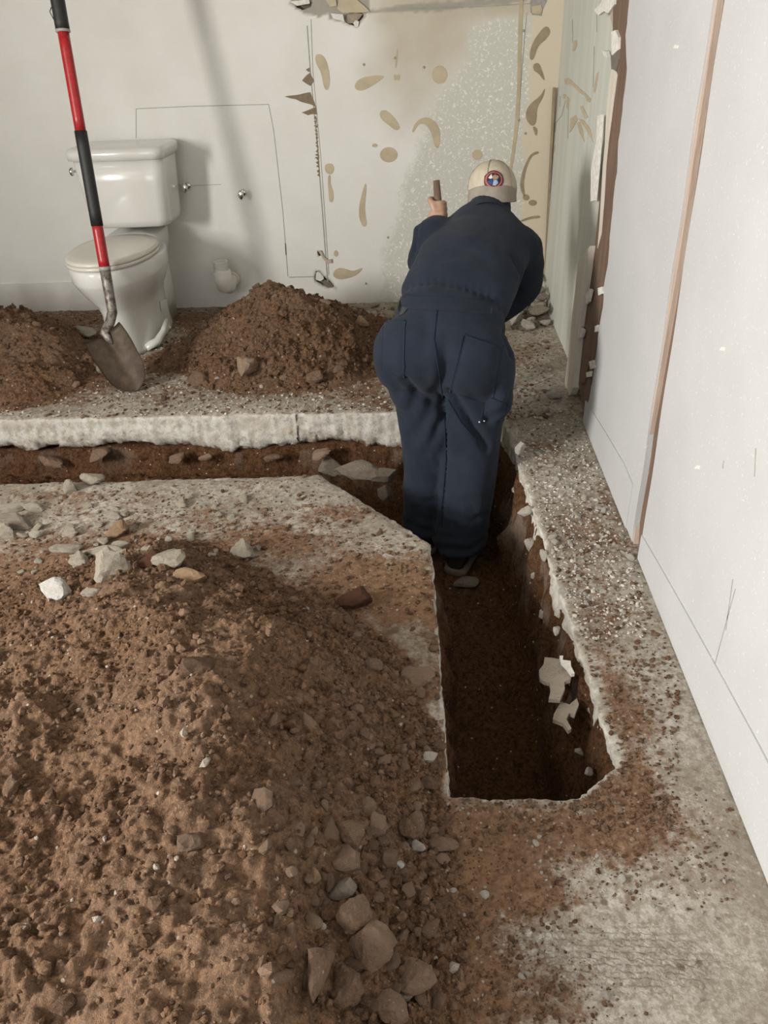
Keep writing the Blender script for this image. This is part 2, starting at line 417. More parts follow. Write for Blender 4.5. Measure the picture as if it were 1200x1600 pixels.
M['skin'] = plain('skin', (0.45, 0.28, 0.20), 0.5, scale=30, grain=0.08, bump=0.1)
M['hair'] = plain('grey_brown_hair', (0.13, 0.10, 0.085), 0.8, scale=120, bump=0.5)
M['cap'] = plain('beige_cap_cotton', (0.53, 0.47, 0.37), 0.9, scale=40, grain=0.08, bump=0.2)
M['cap_bill'] = plain('shaded_cap_beige', (0.30, 0.265, 0.22), 0.9, scale=40, grain=0.08, bump=0.2)  # cap beige darkened, the bill's shade put into its colour
M['boot'] = plain('dark_leather', (0.025, 0.022, 0.02), 0.6, scale=50, bump=0.2)
M['sole'] = plain('dusty_rubber_sole', (0.17, 0.14, 0.11), 0.9, scale=50, bump=0.3)
for n_, c_ in (('em_navy', (0.012, 0.016, 0.05)), ('em_red', (0.30, 0.025, 0.03)), ('em_tan', (0.33, 0.23, 0.14)), ('em_white', (0.70, 0.66, 0.60)), ('em_blue', (0.03, 0.06, 0.18)), ('em_sky', (0.32, 0.42, 0.58))):
    M[n_] = plain(n_, c_, 0.7, scale=300, grain=0.2, bump=0)
M['snap'] = plain('bright_snap', (0.8, 0.8, 0.8), 0.3, 0.6, bump=0)
# ================================================================== the ground: slab, trench, soil
TRENCH = [(0.040, 0.985), (0.30, 0.985), (0.387, 1.067), (0.362, 1.62), (0.314, 2.50), (0.300, 2.785),
          (-2.75, 2.745), (-2.75, 2.20), (-0.361, 2.276), (0.011, 1.859)]
def trench_sdf(x, y):
    d = poly_sdf(x, y, TRENCH)
    rag = 0.007*fbm(x, y, 16, 3, 5) + 0.004*fbm(x, y, 60, 3, 9)
    return d + rag
def ridge(x, y, P, kl, kr, p=1.0):
    """height under a ridge line: kl / kr = fall on its left / right side going along it"""
    h = np.full(x.shape, -9.0)
    for (ax, ay, az), (bx, by, bz) in zip(P[:-1], P[1:]):
        ex, ey = bx-ax, by-ay
        t = np.clip(((x-ax)*ex+(y-ay)*ey)/(ex*ex+ey*ey), 0, 1)
        dx = x-ax-t*ex; dy = y-ay-t*ey; d = np.sqrt(dx*dx+dy*dy)+1e-9
        side = (ex*dy-ey*dx)/(d*math.hypot(ex, ey))
        k = kr + (kl-kr)*sstep(-0.6, 0.6, side)
        h = np.maximum(h, az+(bz-az)*t - k*(np.sqrt(d*d+0.004)-0.063))
    return h
def soft0(h, s=0.02): return np.where(h > 6*s, h, s*np.log1p(np.exp(np.clip(h/s, -30, 30)))) - s*0.69
# big mound in front: its ridge comes towards the viewer
RB = [(-1.9, 0.90, 0.18), (-1.15, 0.94, 0.18), (-0.66, 1.04, 0.235), (-0.44, 1.16, 0.285), (-0.42, 0.95, 0.275), (-0.37, 0.70, 0.25), (-0.24, 0.40, 0.20), (-0.15, 0.05, 0.12)]
def mound_big(x, y):
    wx = x + 0.085*fbm(x, y, 4.0, 4, 31); wy = y + 0.085*fbm(x, y, 4.0, 4, 37)
    h = ridge(wx, wy, RB[:4], 0.66, 0.14) - 0.80*np.clip(wx+0.46, 0, 9)
    h = np.maximum(h, ridge(wx, wy, RB[3:], 0.70, 0.34))
    # the heap leans on the ridge: gentler skirt at the foot
    return soft0(h, 0.022)
RM = [(-0.86, 3.55, 0.20), (-0.70, 3.47, 0.315), (-0.60, 3.43, 0.30), (-0.42, 3.38, 0.13)]
def mound_mid(x, y):
    wx = x + 0.05*fbm(x, y, 4.0, 3, 41); wy = y + 0.05*fbm(x, y, 4.0, 3, 43)
    h = ridge(wx, wy, RM, 0.62, 0.74)
    h = np.maximum(h, ridge(wx, wy, [(-1.12, 3.38, 0.06), (-0.9, 3.38, 0.12), (-0.6, 3.3, 0.13), (-0.30, 3.42, 0.05)], 0.5, 0.55))
    return soft0(h, 0.016)
RL = [(-2.6, 3.4, 0.34), (-2.05, 3.38, 0.29), (-1.86, 3.30, 0.22), (-1.72, 3.10, 0.12)]
def mound_left(x, y):
    wx = x + 0.05*fbm(x, y, 4.0, 3, 51); wy = y + 0.05*fbm(x, y, 4.0, 3, 53)
    return soft0(ridge(wx, wy, RL, 0.62, 0.60), 0.018)

def blob(x, y, px, pyy, rx, ry, pw=1.0, rot=0.0):
    c = gp(px, pyy); u = (x-c[0]); v = (y-c[1])
    if rot: u, v = u*math.cos(rot)+v*math.sin(rot), -u*math.sin(rot)+v*math.cos(rot)
    return np.exp(-((u/rx)**2+(v/ry)**2)**pw)
def floor_attrs(x, y):
    mb, mm, ml = mound_big(x, y), mound_mid(x, y), mound_left(x, y)
    halo = sstep(-0.010, 0.012, mb) + 0.75*sstep(-0.0075, 0.008, mm) + 0.9*sstep(-0.009, 0.010, ml)
    d = 0.27 + 0.9*halo + 0.12*fbm(x, y, 2.5, 3, 65)
    d = np.where(y > 2.7, d+0.10, d)
    for b in [(560, 905, 0.20, 0.15, 0.55), (640, 950, 0.12, 0.20, 0.45), (430, 850, 0.14, 0.08, 0.45), (520, 800, 0.10, 0.05, 0.22), (690, 1000, 0.05, 0.25, 0.3),
              (330, 815, 0.55, 0.13, 0.22), (60, 860, 0.40, 0.10, 0.35), (110, 775, 0.25, 0.05, 0.30), (300, 770, 0.1, 0.04, 0.18), (20, 910, 0.3, 0.10, 0.55),
              (830, 1300, 0.22, 0.07, 0.55), (1000, 1380, 0.2, 0.1, 0.18), (880, 1560, 0.12, 0.07, 0.2), (820, 1395, 0.085, 0.05, 0.60), (730, 1350, 0.09, 0.10, 0.5), (770, 1560, 0.10, 0.08, 0.45), (700, 1480, 0.09, 0.10, 0.6),
              (960, 1235, 0.10, 0.10, 0.55), (970, 1110, 0.07, 0.16, 0.50), (930, 960, 0.09, 0.22, 0.32), (920, 830, 0.09, 0.16, 0.35), (960, 800, 0.04, 0.2, 0.25), (1080, 1290, 0.08, 0.06, 0.3),
              (860, 700, 0.06, 0.05, 0.2), (560, 610, 0.10, 0.10, 0.4), (600, 630, 0.07, 0.05, 0.4), (60, 600, 0.45, 0.18, 0.62), (330, 610, 0.25, 0.10, 0.22), (300, 500, 0.3, 0.2, 0.4), (80, 500, 0.5, 0.2, 0.5), (440, 490, 0.6, 0.12, 0.15), (845, 480, 0.1, 0.2, 0.25)]:
        d = d + b[4]*blob(x, y, *b[:4], 1.3)
    # swept pale places
    for b in [(420, 790, 0.25, 0.09, 0.05), (1080, 1500, 0.16, 0.13, 0.35), (560, 760, 0.12, 0.08, 0.25), (850, 600, 0.12, 0.18, 0.25), (200, 640, 0.9, 0.06, 0.15)]:
        d = d - b[4]*blob(x, y, *b[:4], 1.3)
    ochre = np.clip(blob(x, y, 610, 920, 0.16, 0.16)*0.45 + blob(x, y, 720, 1350, 0.09, 0.06)*0.6 + blob(x, y, 60, 640, 0.3, 0.06)*0.4, 0, 1)
    ridges = np.clip(blob(x, y, 960, 1500, 0.17, 0.06, 2)+blob(x, y, 800, 1480, 0.07, 0.05, 2)*1.0, 0, 1)*0.4
    chalk = np.clip(blob(x, y, 800, 1440, 0.18, 0.13)+blob(x, y, 870, 1290, 0.16, 0.06)+blob(x, y, 900, 1000, 0.14, 0.35)*0.5+0.25*(y > 2.7)+0.4*blob(x, y, 560, 770, .15, .08), 0, 1)
    chips = np.clip(0.35+0.65*blob(x, y, 890, 760, 0.15, 0.22)+0.5*(y > 2.75), 0, 1)
    return np.clip(d, 0, 1.3), ochre, ridges, chalk, chips
def floor_z(x, y):
    return 0.0025*fbm(x, y, 5, 3, 61) + 0.0022*fbm(x, y, 45, 3, 63)

def cut_grid(x0, x1, y0, y1, step, sdf):
    """regular grid over a rectangle, kept where sdf > 0, its rim pulled onto the zero line"""
    xs = np.arange(x0, x1+step*0.5, step); ys = np.arange(y0, y1+step*0.5, step)
    X, Y = np.meshgrid(xs, ys); s = sdf(X, Y); e = 1e-3
    near = np.abs(s) < step*2.6
    gx = np.zeros_like(s); gy = np.zeros_like(s)
    xn, yn = X[near], Y[near]
    a = (sdf(xn+e, yn)-sdf(xn-e, yn))/(2*e); b = (sdf(xn, yn+e)-sdf(xn, yn-e))/(2*e)
    l = np.sqrt(a*a+b*b)+1e-9; gx[near] = a/l; gy[near] = b/l
    snap = (np.abs(s) < step*0.72)
    X = np.where(snap, X-gx*s, X); Y = np.where(snap, Y-gy*s, Y)
    keep = (s > 0) | snap
    idx = np.arange(X.size).reshape(X.shape)
    q = keep[:-1, :-1] & keep[1:, :-1] & keep[:-1, 1:] & keep[1:, 1:]
    F = np.stack([idx[:-1, :-1][q], idx[:-1, 1:][q], idx[1:, 1:][q], idx[1:, :-1][q]], 1)
    used = np.zeros(X.size, bool); used[F.ravel()] = True
    remap = -np.ones(X.size, np.int64); remap[used] = np.arange(used.sum())
    F = remap[F]; V2 = np.stack([X.ravel()[used], Y.ravel()[used]], 1)
    N2 = np.stack([gx.ravel()[used], gy.ravel()[used]], 1); rim = snap.ravel()[used]
    # rim edges: used by one face only, both ends on the zero line
    E_ = np.concatenate([F[:, [0, 1]], F[:, [1, 2]], F[:, [2, 3]], F[:, [3, 0]]])
    key = np.sort(E_, 1); k1 = key[:, 0]*len(V2)+key[:, 1]
    u, inv, cnt = np.unique(k1, return_inverse=True, return_counts=True)
    be = E_[cnt[inv] == 1]; ok = lambda i: (V2[i, 0] > x0+step*0.6) & (V2[i, 0] < x1-step*0.6) & (V2[i, 1] > y0+step*0.6) & (V2[i, 1] < y1-step*0.6)
    be = be[ok(be[:, 0]) | ok(be[:, 1])]
    ring = np.unique(be); sv = sdf(V2[ring, 0], V2[ring, 1]); sv = np.clip(sv, -step*1.2, step*1.2)
    V2[ring] -= N2[ring]*sv[:, None]
    return V2, F, N2, be

def build_floor():
    V2, F, N2, be = cut_grid(-2.72, 0.664, 0.34, 4.19, 0.008, trench_sdf)
    x, y = V2.T
    dirt, ochre, ridges, chalk, chips = floor_attrs(x, y)
    z = floor_z(x, y) + np.clip(dirt, 0, 1)*(0.006*clods(x, y, 0.02, 0.5, 71)+0.004*clods(x, y, 0.045, 0.3, 72)) + 0.002*chips*clods(x, y, 0.014, 0.4, 73)
    edge = sstep(0.03, 0.0, trench_sdf(x, y))
    fresh = sstep(0.016, 0.0, trench_sdf(x, y))*(0.35+0.65*(fbm(x, y, 14, 2, 75) > -0.25))
    fresh = fresh*np.where(x > 0.2, 0.95, 0.35)*sstep(0.99, 1.06, y)
    V = [np.stack([x, y, z-0.004*edge], 1)]; A = [dirt*(1-0.8*edge*(x > 0.2)*sstep(1.0, 1.08, y)), ochre, ridges*(1-edge), chalk, chips, fresh]
    # the broken faces of the slab
    ring = np.unique(be); loc = -np.ones(len(V2), np.int64); loc[ring] = np.arange(len(ring))
    bx, by = V2[ring].T; n = -N2[ring]; n_at = len(V2)
    rows = [(0.003, -0.008, 0.002), (0.003, -0.022, 0.004), (0.000, -0.045, 0.006), (0.002, -0.07, 0.009), (0.004, -0.095, 0.014), (-0.004, -0.118, 0.02), (-0.02, -0.140, 0.03), (-0.06, -0.155, 0.02), (-0.12, -0.17, 0.01)]
    prev = ring; faces = [F]
    far = sstep(2.6, 2.72, by)                       # the long face under the far slab is the thickest
    for k, (off, zz, am) in enumerate(rows):
        zk = zz*(0.72+0.38*far)*(1+(k > 2)*(0.30*fbm(bx, by, 2.6, 3, 79)+0.10*fbm(bx, by, 11, 3, 78))) + 0.22*am*fbm(bx, by+k*3.1, 14, 3, 80)
        o = off + am*(fbm(bx+zz*9, by-zz*7, 18, 4, 90+k)) - 0.012*clods(bx+zz, by-zz*2.3, 0.05, 0.35, 95)*(k > 1)
        V.append(np.stack([bx+n[:, 0]*o, by+n[:, 1]*o, zk], 1))
        cur = n_at + np.arange(len(ring)); n_at += len(ring)
        a, b = be[:, 0], be[:, 1]
        pa = prev[loc[a]]; pb = prev[loc[b]]
        faces.append(np.stack([pb, pa, cur[loc[a]], cur[loc[b]]], 1)); prev = cur
        dd = np.clip(0.02 + 0.06*k + 0.25*fbm(bx, by+zz*5, 6, 3, 99) + 0.5*(k > 5), 0, 1.2)*(1.0-0.35*far)
        for i, v in enumerate([dd, 0*dd, 0*dd, 0.6+0*dd, 0*dd, 1.0-0.5*(k > 6)+0*dd]): A[i] = np.concatenate([A[i], v])
    V = np.concatenate(V); F = np.concatenate(faces)
    me = mesh_np('floor', V, F, dict(dirt=A[0], ochre=A[1], ridges=A[2], chalk=A[3], chips=A[4], fresh=A[5]))
    bm = bmesh.new(); bm.from_mesh(me); bm.verts.ensure_lookup_table()   # weld the slivers along the broken edge
    rv = [bm.verts[i] for i in ring]+[bm.verts[i] for i in range(len(V2), len(V))]
    bmesh.ops.remove_doubles(bm, verts=rv, dist=0.0035); bm.to_mesh(me); bm.free()
    link('floor', me, M['floor'], kind='structure', label='broken concrete floor slab cut open by an L-shaped trench')
build_floor()
PF = plain('plain_concrete', (0.42, 0.38, 0.32), 0.95, scale=12, bump=0.4)
box('floor', (-1.33, -1.43, -0.05), (4.0, 3.54, 0.1), PF, kind='structure', label='plain concrete floor behind the viewer')
box('floor', (-3.02, 2.27, -0.05), (0.6, 3.86, 0.1), PF, kind='structure', label='plain concrete floor along the window wall')

def build_trench():
    st = 0.0055
    xs = np.arange(-2.75, 0.50, st); ys = np.arange(0.90, 2.90, st)
    X, Y = np.meshgrid(xs, ys)
    d0 = poly_sdf(X, Y, TRENCH)
    keep = d0 < 0.13
    under = sstep(2.5, 2.72, Y)*sstep(0.3, 0.1, X)
    t = -d0 + 0.055*under + 0.016*fbm(X, Y, 7, 3, 111) + 0.006*fbm(X, Y, 30, 3, 113)
    right = sstep(0.16, 0.26, X)*sstep(2.7, 2.3, Y); nearend = sstep(1.25, 1.02, Y)
    top = -0.125 - 0.03*under + 0.085*right + 0.06*nearend*(1-right) + 0.02*fbm(X, Y, 9, 3, 115)
    arm = sstep(-0.75, -0.1, X)
    bot = -0.27 - 0.155*arm - 0.02*sstep(2.0, 1.2, Y) + 0.028*fbm(X, Y, 7, 4, 117)
    wdt = 0.085 - 0.02*right - 0.045*nearend*(1-right) + 0.02*fbm(X, Y, 5, 2, 119)
    s = np.clip((t+0.004)/np.maximum(wdt, 0.025), 0, 1); s = s**1.25; s = s*s*(3-2*s)
    ledge = right*0.05*sstep(0.0, 0.02, t)*sstep(0.075, 0.03, t)*clods(X, Y, 0.11, 0.6, 121)
    Z = top + (bot-top)*s + ledge
    Z += (0.018*clods(X, Y, 0.05, 0.35, 123) + 0.011*clods(X, Y, 0.022, 0.5, 125))*sstep(0.9, 1.0, s)
    gx = np.gradient(d0, st, axis=1); gy = np.gradient(d0, st, axis=0)
    wob = 0.045*fbm3(X, Y, Z, 11, 3, 127) + 0.018*fbm3(X, Y, Z, 38, 2, 129)
    bl = np.sin(np.pi*np.clip(s, 0, 1))
    X2 = X + gx*wob*bl; Y2 = Y + gy*wob*bl
    idx = np.arange(X.size).reshape(X.shape)
    q = keep[:-1, :-1] & keep[1:, :-1] & keep[:-1, 1:] & keep[1:, 1:]
    F = np.stack([idx[:-1, :-1][q], idx[:-1, 1:][q], idx[1:, 1:][q], idx[1:, :-1][q]], 1)
    used = np.zeros(X.size, bool); used[F.ravel()] = True
    rm = np.cumsum(used)-1; F = rm[F]
    V = np.stack([X2.ravel()[used], Y2.ravel()[used], Z.ravel()[used]], 1)
    pale = np.clip((fbm3(X, Y, Z, 9, 3, 131) > 0.22)*(1-s)*(0.15+0.2*right)*sstep(0.0, 0.02, t), 0, 0.5)
    me = mesh_np('floor_trench', V, F, dict(tint=0*V[:, 0]+0.05, dark=0.15*s.ravel()[used]*0, pale=pale.ravel()[used]))
    link('floor_trench', me, M['shaded_soil'], kind='structure', label='bare reddish earth sides and bottom of the dug trench')
    global TR_X, TR_Y, TR_Z
    TR_X, TR_Y, TR_Z = xs, ys, Z
build_trench()
def trench_z(x, y):
    i = min(len(TR_X)-1, max(0, int(round((x-TR_X[0])/(TR_X[1]-TR_X[0]))))); j = min(len(TR_Y)-1, max(0, int(round((y-TR_Y[0])/(TR_Y[1]-TR_Y[0])))))
    return float(TR_Z[j, i])

# ---------------------------------------------------------------- soil mounds
class Field:
    """a heap of soil as a real height surface, with a lookup for what lies on it"""
    def __init__(s, x0, x1, y0, y1, st, base, rough, seed, keepout=None):
        s.x0, s.y0, s.st = x0, y0, st
        xs = np.arange(x0, x1, st); ys = np.arange(y0, y1, st); X, Y = np.meshgrid(xs, ys)
        h = base(X, Y); on = sstep(0.0, 0.035, h)
        if keepout is not None:
            k = keepout(X, Y); h = h - 0.5*np.clip(-k+0.012, 0, 1); on = on*sstep(-0.002, 0.03, k)
        cl = sstep(-0.25, 0.35, fbm(X, Y, 2.6, 3, seed+1))*rough(X, Y)
        z = h + on*(0.030*fbm(X, Y, 9, 4, seed+2) + 0.012*fbm(X, Y, 34, 3, seed+3)
                    + cl*(0.030*clods(X, Y, 0.075, 0.30, seed+4) + 0.020*clods(X, Y, 0.042, 0.45, seed+5))
                    + (0.35+0.65*cl)*(0.015*clods(X, Y, 0.024, 0.6, seed+6) + 0.0095*clods(X, Y, 0.013, 0.7, seed+7)))
        z = np.where(h < -0.004, h-0.01, z)
        s.Z = z; s.X = X; s.Y = Y; s.h = h
        keep = h > -0.014
        idx = np.arange(X.size).reshape(X.shape)
        q = keep[:-1, :-1] & keep[1:, :-1] & keep[:-1, 1:] & keep[1:, 1:]
        F = np.stack([idx[:-1, :-1][q], idx[:-1, 1:][q], idx[1:, 1:][q], idx[1:, :-1][q]], 1)
        used = np.zeros(X.size, bool); used[F.ravel()] = True; rm = np.cumsum(used)-1
        s.F = rm[F]; s.V = np.stack([X.ravel()[used], Y.ravel()[used], z.ravel()[used]], 1)
        lump = (0.030*clods(X, Y, 0.075, 0.30, seed+4) + 0.020*clods(X, Y, 0.042, 0.45, seed+5))*cl
        s.tint = np.clip(0.10+0.35*fbm(X, Y, 5, 4, seed+8), 0, 0.6).ravel()[used]
        s.dark = np.clip(0.55*fbm(X, Y, 3.3, 4, seed+9)-0.05, 0, 0.5).ravel()[used]
        s.pale = 0*s.tint
    def at(s, x, y):
        j = int(round((y-s.y0)/s.st)); i = int(round((x-s.x0)/s.st))
        if j < 0 or i < 0 or j >= s.Z.shape[0] or i >= s.Z.shape[1]: return -9.0
        return float(s.Z[j, i])
    def obj(s, name, label):
        me = mesh_np(name, s.V, s.F, dict(tint=s.tint, dark=s.dark, pale=s.pale))
        return link(name, me, M['soil'], label=label, cat='soil mound')
ALONG_TRENCH = lambda X, Y: trench_sdf(X, Y)-0.006
FB = Field(-1.9, 0.34, 0.20, 1.92, 0.0036, mound_big, lambda X, Y: 0.35+0.8*sstep(-0.30, 0.0, X+0.45*(Y-1.0))+0.5*sstep(0.75, 0.5, Y), 200, ALONG_TRENCH)
FM = Field(-1.35, 0.02, 2.80, 4.05, 0.0055, mound_mid, lambda X, Y: 0.5+0.5*sstep(3.4, 3.1, Y), 230, ALONG_TRENCH)
FL = Field(-2.72, -1.45, 2.78, 4.10, 0.0065, mound_left, lambda X, Y: 0.7+0*X, 260, ALONG_TRENCH)
soil_big = FB.obj('soil_mound', 'large mound of loose reddish-brown soil heaped on the slab in front')
soil_mid = FM.obj('soil_mound', 'cone-shaped brown soil mound beside the toilet under the white pipe elbow')
soil_left = FL.obj('soil_mound', 'soil mound at the left edge beyond the cross trench')
def surf(x, y):
    z = 0.0
    for f in (FB, FM, FL): z = max(z, f.at(x, y))
    if poly_sdf(np.array([x]), np.array([y]), TRENCH)[0] < -0.006: z = trench_z(x, y)
    return z
def hit(px, pyy):
    """where the line of sight of a picture point meets the ground"""
    d = ray(px, pyy); t = 0.55/d[1] if d[1] > 0 else 0.5
    t = 0.3; prev = t
    while t < 5.5:
        p = CAM_C+d*t
        if p[2] < 0.6 and p[2] <= surf(p[0], p[1]): break
        prev = t; t += 0.008
    return CAM_C+d*(prev+t)/2

# ---------------------------------------------------------------- stones: a few shapes, many individuals
def rock_shape(seed, sub, flat=1.0, angular=0.7, rough=0.06):
    r = random.Random(seed); bm = bmesh.new(); bmesh.ops.create_icosphere(bm, subdivisions=sub, radius=1.0)
    V = np.array([v.co for v in bm.verts]); F = np.array([[v.index for v in f.verts] for f in bm.faces], np.int32); bm.free()
    N = np.array([[r.gauss(0, 1) for _ in range(3)] for _ in range(13)]); N /= np.linalg.norm(N, axis=1)[:, None]
    D = np.array([r.uniform(0.34, 0.72) for _ in range(13)])
    dot = V@N.T; lim = np.where(dot > 1e-3, D/np.maximum(dot, 1e-3), 9).min(1)
    V = V*(np.minimum(1.0, lim)*angular + (1-angular))[:, None]
    q = seed*3.7
    V = V*(1+rough*fbm3(V[:, 0]+q, V[:, 1]-q, V[:, 2]+q, 2.2, 4, seed)+rough*0.6*fbm3(V[:, 0]+q, V[:, 1]-q, V[:, 2]+q, 7, 3, seed+5))[:, None]
    V[:, 2] *= flat
    V -= (V.max(0)+V.min(0))/2; V /= ((V[:, 0].max()-V[:, 0].min())+(V[:, 1].max()-V[:, 1].min()))/4
    return V, F
def rock_me(name, seed, sub, mt, **k):
    V, F = rock_shape(seed, sub, **k); me = mesh_np(name, V, F, smooth=False); me.materials.append(mt); return me
def lay(name, me, px, pyy, wpx, hpx=None, tilt=0.3, sink=0.25, **k):
    """a stone of a given apparent width and height, resting on the ground at a picture point"""
    p = hit(px, pyy); dep = float((p-CAM_C)@CF); wpx *= 1.10; hpx = hpx*1.10 if hpx else None; sx = wpx/2*dep/F_PX; sy = (hpx or wpx*0.8)/2*dep/F_PX
    o = link(name, me, None, **k)
    up = math.sin(math.asin(min(1, (CAM_H-p[2])/np.linalg.norm(p-CAM_C))))
    syy = sy*1.05
    o.scale = (sx, syy, sy*1.05)
    g = surf(p[0], p[1])
    o.location = (p[0], p[1], g+o.scale[2]*(0.80-sink))
    o.rotation_euler = (random.uniform(-tilt, tilt), random.uniform(-tilt, tilt), random.uniform(-0.25, 0.25))
    return o
def crumbs(name, pos, size, mt, parent=None, base=None, **k):
    """many small pieces joined in one mesh"""
    shapes = base or [rock_shape(900+i, 1, 0.8, 0.75, 0.25) for i in range(5)]
    n = len(pos); Vs = []; Fs = []; at = 0; which = RNG.integers(0, len(shapes), n)
    T_, D_, P_ = [], [], []
    for s_i, (V, F) in enumerate(shapes):
        ii = np.where(which == s_i)[0]
        if not len(ii): continue
        m = len(ii); a = RNG.uniform(0, 6.283, m); b = RNG.normal(0, 0.5, m)
        ca, sa, cb, sb = np.cos(a), np.sin(a), np.cos(b), np.sin(b)
        Rm = np.zeros((m, 3, 3)); Rm[:, 0, 0] = ca; Rm[:, 0, 1] = -sa*cb; Rm[:, 0, 2] = sa*sb
        Rm[:, 1, 0] = sa; Rm[:, 1, 1] = ca*cb; Rm[:, 1, 2] = -ca*sb; Rm[:, 2, 1] = sb; Rm[:, 2, 2] = cb
        S = size[ii, None]*RNG.uniform(0.65, 1.25, (m, 3))
        W = np.einsum('mij,mvj->mvi', Rm, V[None]*S[:, None, :]) + pos[ii][:, None, :]
        Vs.append(W.reshape(-1, 3)); nv = len(V)
        Fs.append((F[None]+(np.arange(m)*nv)[:, None, None]+at).reshape(-1, 3)); at += m*nv
        T_.append(np.repeat(np.clip(RNG.normal(0.12, 0.22, m), 0, 0.7), nv)); D_.append(np.repeat(np.clip(RNG.normal(-0.05, 0.3, m), 0, 0.7), nv))
        P_.append(np.repeat((RNG.uniform(0, 1, m) < 0.012)*0.8, nv))
    me = mesh_np(name, np.concatenate(Vs), np.concatenate(Fs), dict(tint=np.concatenate(T_), dark=np.concatenate(D_), pale=np.concatenate(P_)), smooth=False)
    return link(name, me, mt, parent, **k)
def scatter_on(field, n, dens, lo, hi, pw):
    xs = RNG.uniform(field.x0, field.X.max(), n*3); ys = RNG.uniform(field.y0, field.Y.max(), n*3)
    p = dens(xs, ys); ok = RNG.uniform(0, 1, n*3) < p
    xs, ys = xs[ok][:n], ys[ok][:n]
    j = np.clip(np.round((ys-field.y0)/field.st).astype(int), 0, field.Z.shape[0]-1); i = np.clip(np.round((xs-field.x0)/field.st).astype(int), 0, field.Z.shape[1]-1)
    z = field.Z[j, i]; h = field.h[j, i]; ok = h > 0.0
    sz = lo*(1-RNG.uniform(0, 1, len(xs))*(1-(lo/hi)**pw))**(-1/pw)
    return np.stack([xs, ys, z+sz*0.3], 1)[ok], sz[ok]
# ================================================================== walls
YB, XN, XF = 4.17, 0.595, 0.64
def bw(px, pyy, Y=YB): return py(px, pyy, Y)
def c5(P): return [(430+x/4.444, y/4.444) for x, y in P]
def c2(P): return [(400+x/2.4, y/2.4) for x, y in P]
def c1b(P): return [(440+x/6.667, 380+y/6.667) for x, y in P]
def c6(P): return [(800+x/6.0, y/6.0) for x, y in P]
def c7(P): return [(820+x/4.705, 380+y/4.705) for x, y in P]
def xz(P): return [(bw(a, b)[0], bw(a, b)[2]) for a, b in P]
HOLE_T = xz(c5([(478, 96), (540, 92), (606, 84), (618, 108), (585, 150), (566, 184), (530, 172), (486, 164)]))
HOLE_T2 = xz(c5([(120, 18), (180, 2), (240, 8), (250, 40), (190, 70), (150, 52)]))
HOLE_L = xz(c1b([(350, 295), (392, 290), (430, 340), (500, 390), (566, 470), (480, 468), (400, 430), (345, 390)]))
HOLE_F = xz(c1b([(362, 88), (400, 84), (436, 150), (470, 208), (430, 185), (385, 140)]))
PAPER = xz(c5([(95, 20), (130, -60), (660, -60), (655, 75), (900, 30), (1500, -10), (1750, -30), (1750, 10), (1100, 78), (640, 88), (620, 120), (575, 188), (470, 160), (380, 130), (372, 92), (300, 122), (288, 105), (205, 102), (130, 52)]))
def build_back_wall():
    def sdf(x, z):
        r = 0.004*fbm(x, z, 60, 3, 301)
        d = np.full(x.shape, 9.0)
        for H in (HOLE_T, HOLE_T2, HOLE_L, HOLE_F):
            d = np.minimum(d, poly_sdf(x, z, H))
        return d + r
    V2, F, N2, be = cut_grid(-3.2, 0.664, -0.02, 2.46, 0.009, sdf)
    x, z = V2.T
    pd = poly_sdf(x, z, PAPER) + 0.006*fbm(x, z, 40, 3, 303)
    paper = sstep(0.004, -0.004, pd)
    paper = np.maximum(paper, 0.7*sstep(0.012, 0.0, poly_sdf(x, z, HOLE_L)+0.006*fbm(x, z, 40, 3, 305)))
    tn = fbm(x, z, 3.5, 3, 307)
    tan = sstep(-0.35, -0.12, x+0.10*tn)*sstep(0.72, 1.15, z+0.12*tn)*sstep(0.42, 0.28, x)
    tan = np.maximum(tan, sstep(1.22, 1.30, z+0.04*tn)*sstep(-0.30, -0.15, x))
    edge = np.interp(z, [0.0, 0.35, 0.7, 0.95, 1.2, 1.35], [-0.28, -0.17, -0.06, 0.05, 0.18, 0.24])
    speck = sstep(-0.14, 0.18, x-edge+0.06*tn)*sstep(1.34, 1.24, z)
    tan = tan*(1-0.8*speck)
    cream = sstep(0.485, 0.515, x+0.02*fbm(x, z, 5, 2, 309))*sstep(0.05, 0.2, z)
    y = YB + 0.006*paper*(0.6+0.5*fbm(x, z, 50, 3, 311)) + 0.0015*fbm(x, z, 2, 2, 313)
    V = [np.stack([x, y, z], 1)]
    ring = np.unique(be); loc = -np.ones(len(V2), np.int64); loc[ring] = np.arange(len(ring))
    V.append(np.stack([x[ring]-N2[ring, 0]*0.0, y[ring]*0+YB+0.022, z[ring]], 1))
    cur = len(V2)+np.arange(len(ring)); a, b = be.T
    F2 = np.stack([b, a, cur[loc[a]], cur[loc[b]]], 1)
    ex = lambda v, w: np.concatenate([v, np.full(len(ring), w)])
    me = mesh_np('wall_back', np.concatenate(V), np.concatenate([F, F2]), dict(tan=ex(tan, 0), speck=ex(speck, 0), cream=ex(cream, 0), paper=ex(paper, 0.6)))
    return link('wall_back', me, M['wall_back'], kind='structure', label='off-white back wall with torn paint and tan glue patches')
WB = build_back_wall()
box('cavity', (-1.27, YB+0.06, 1.22), (3.9, 0.05, 2.5), M['cavity'], WB)
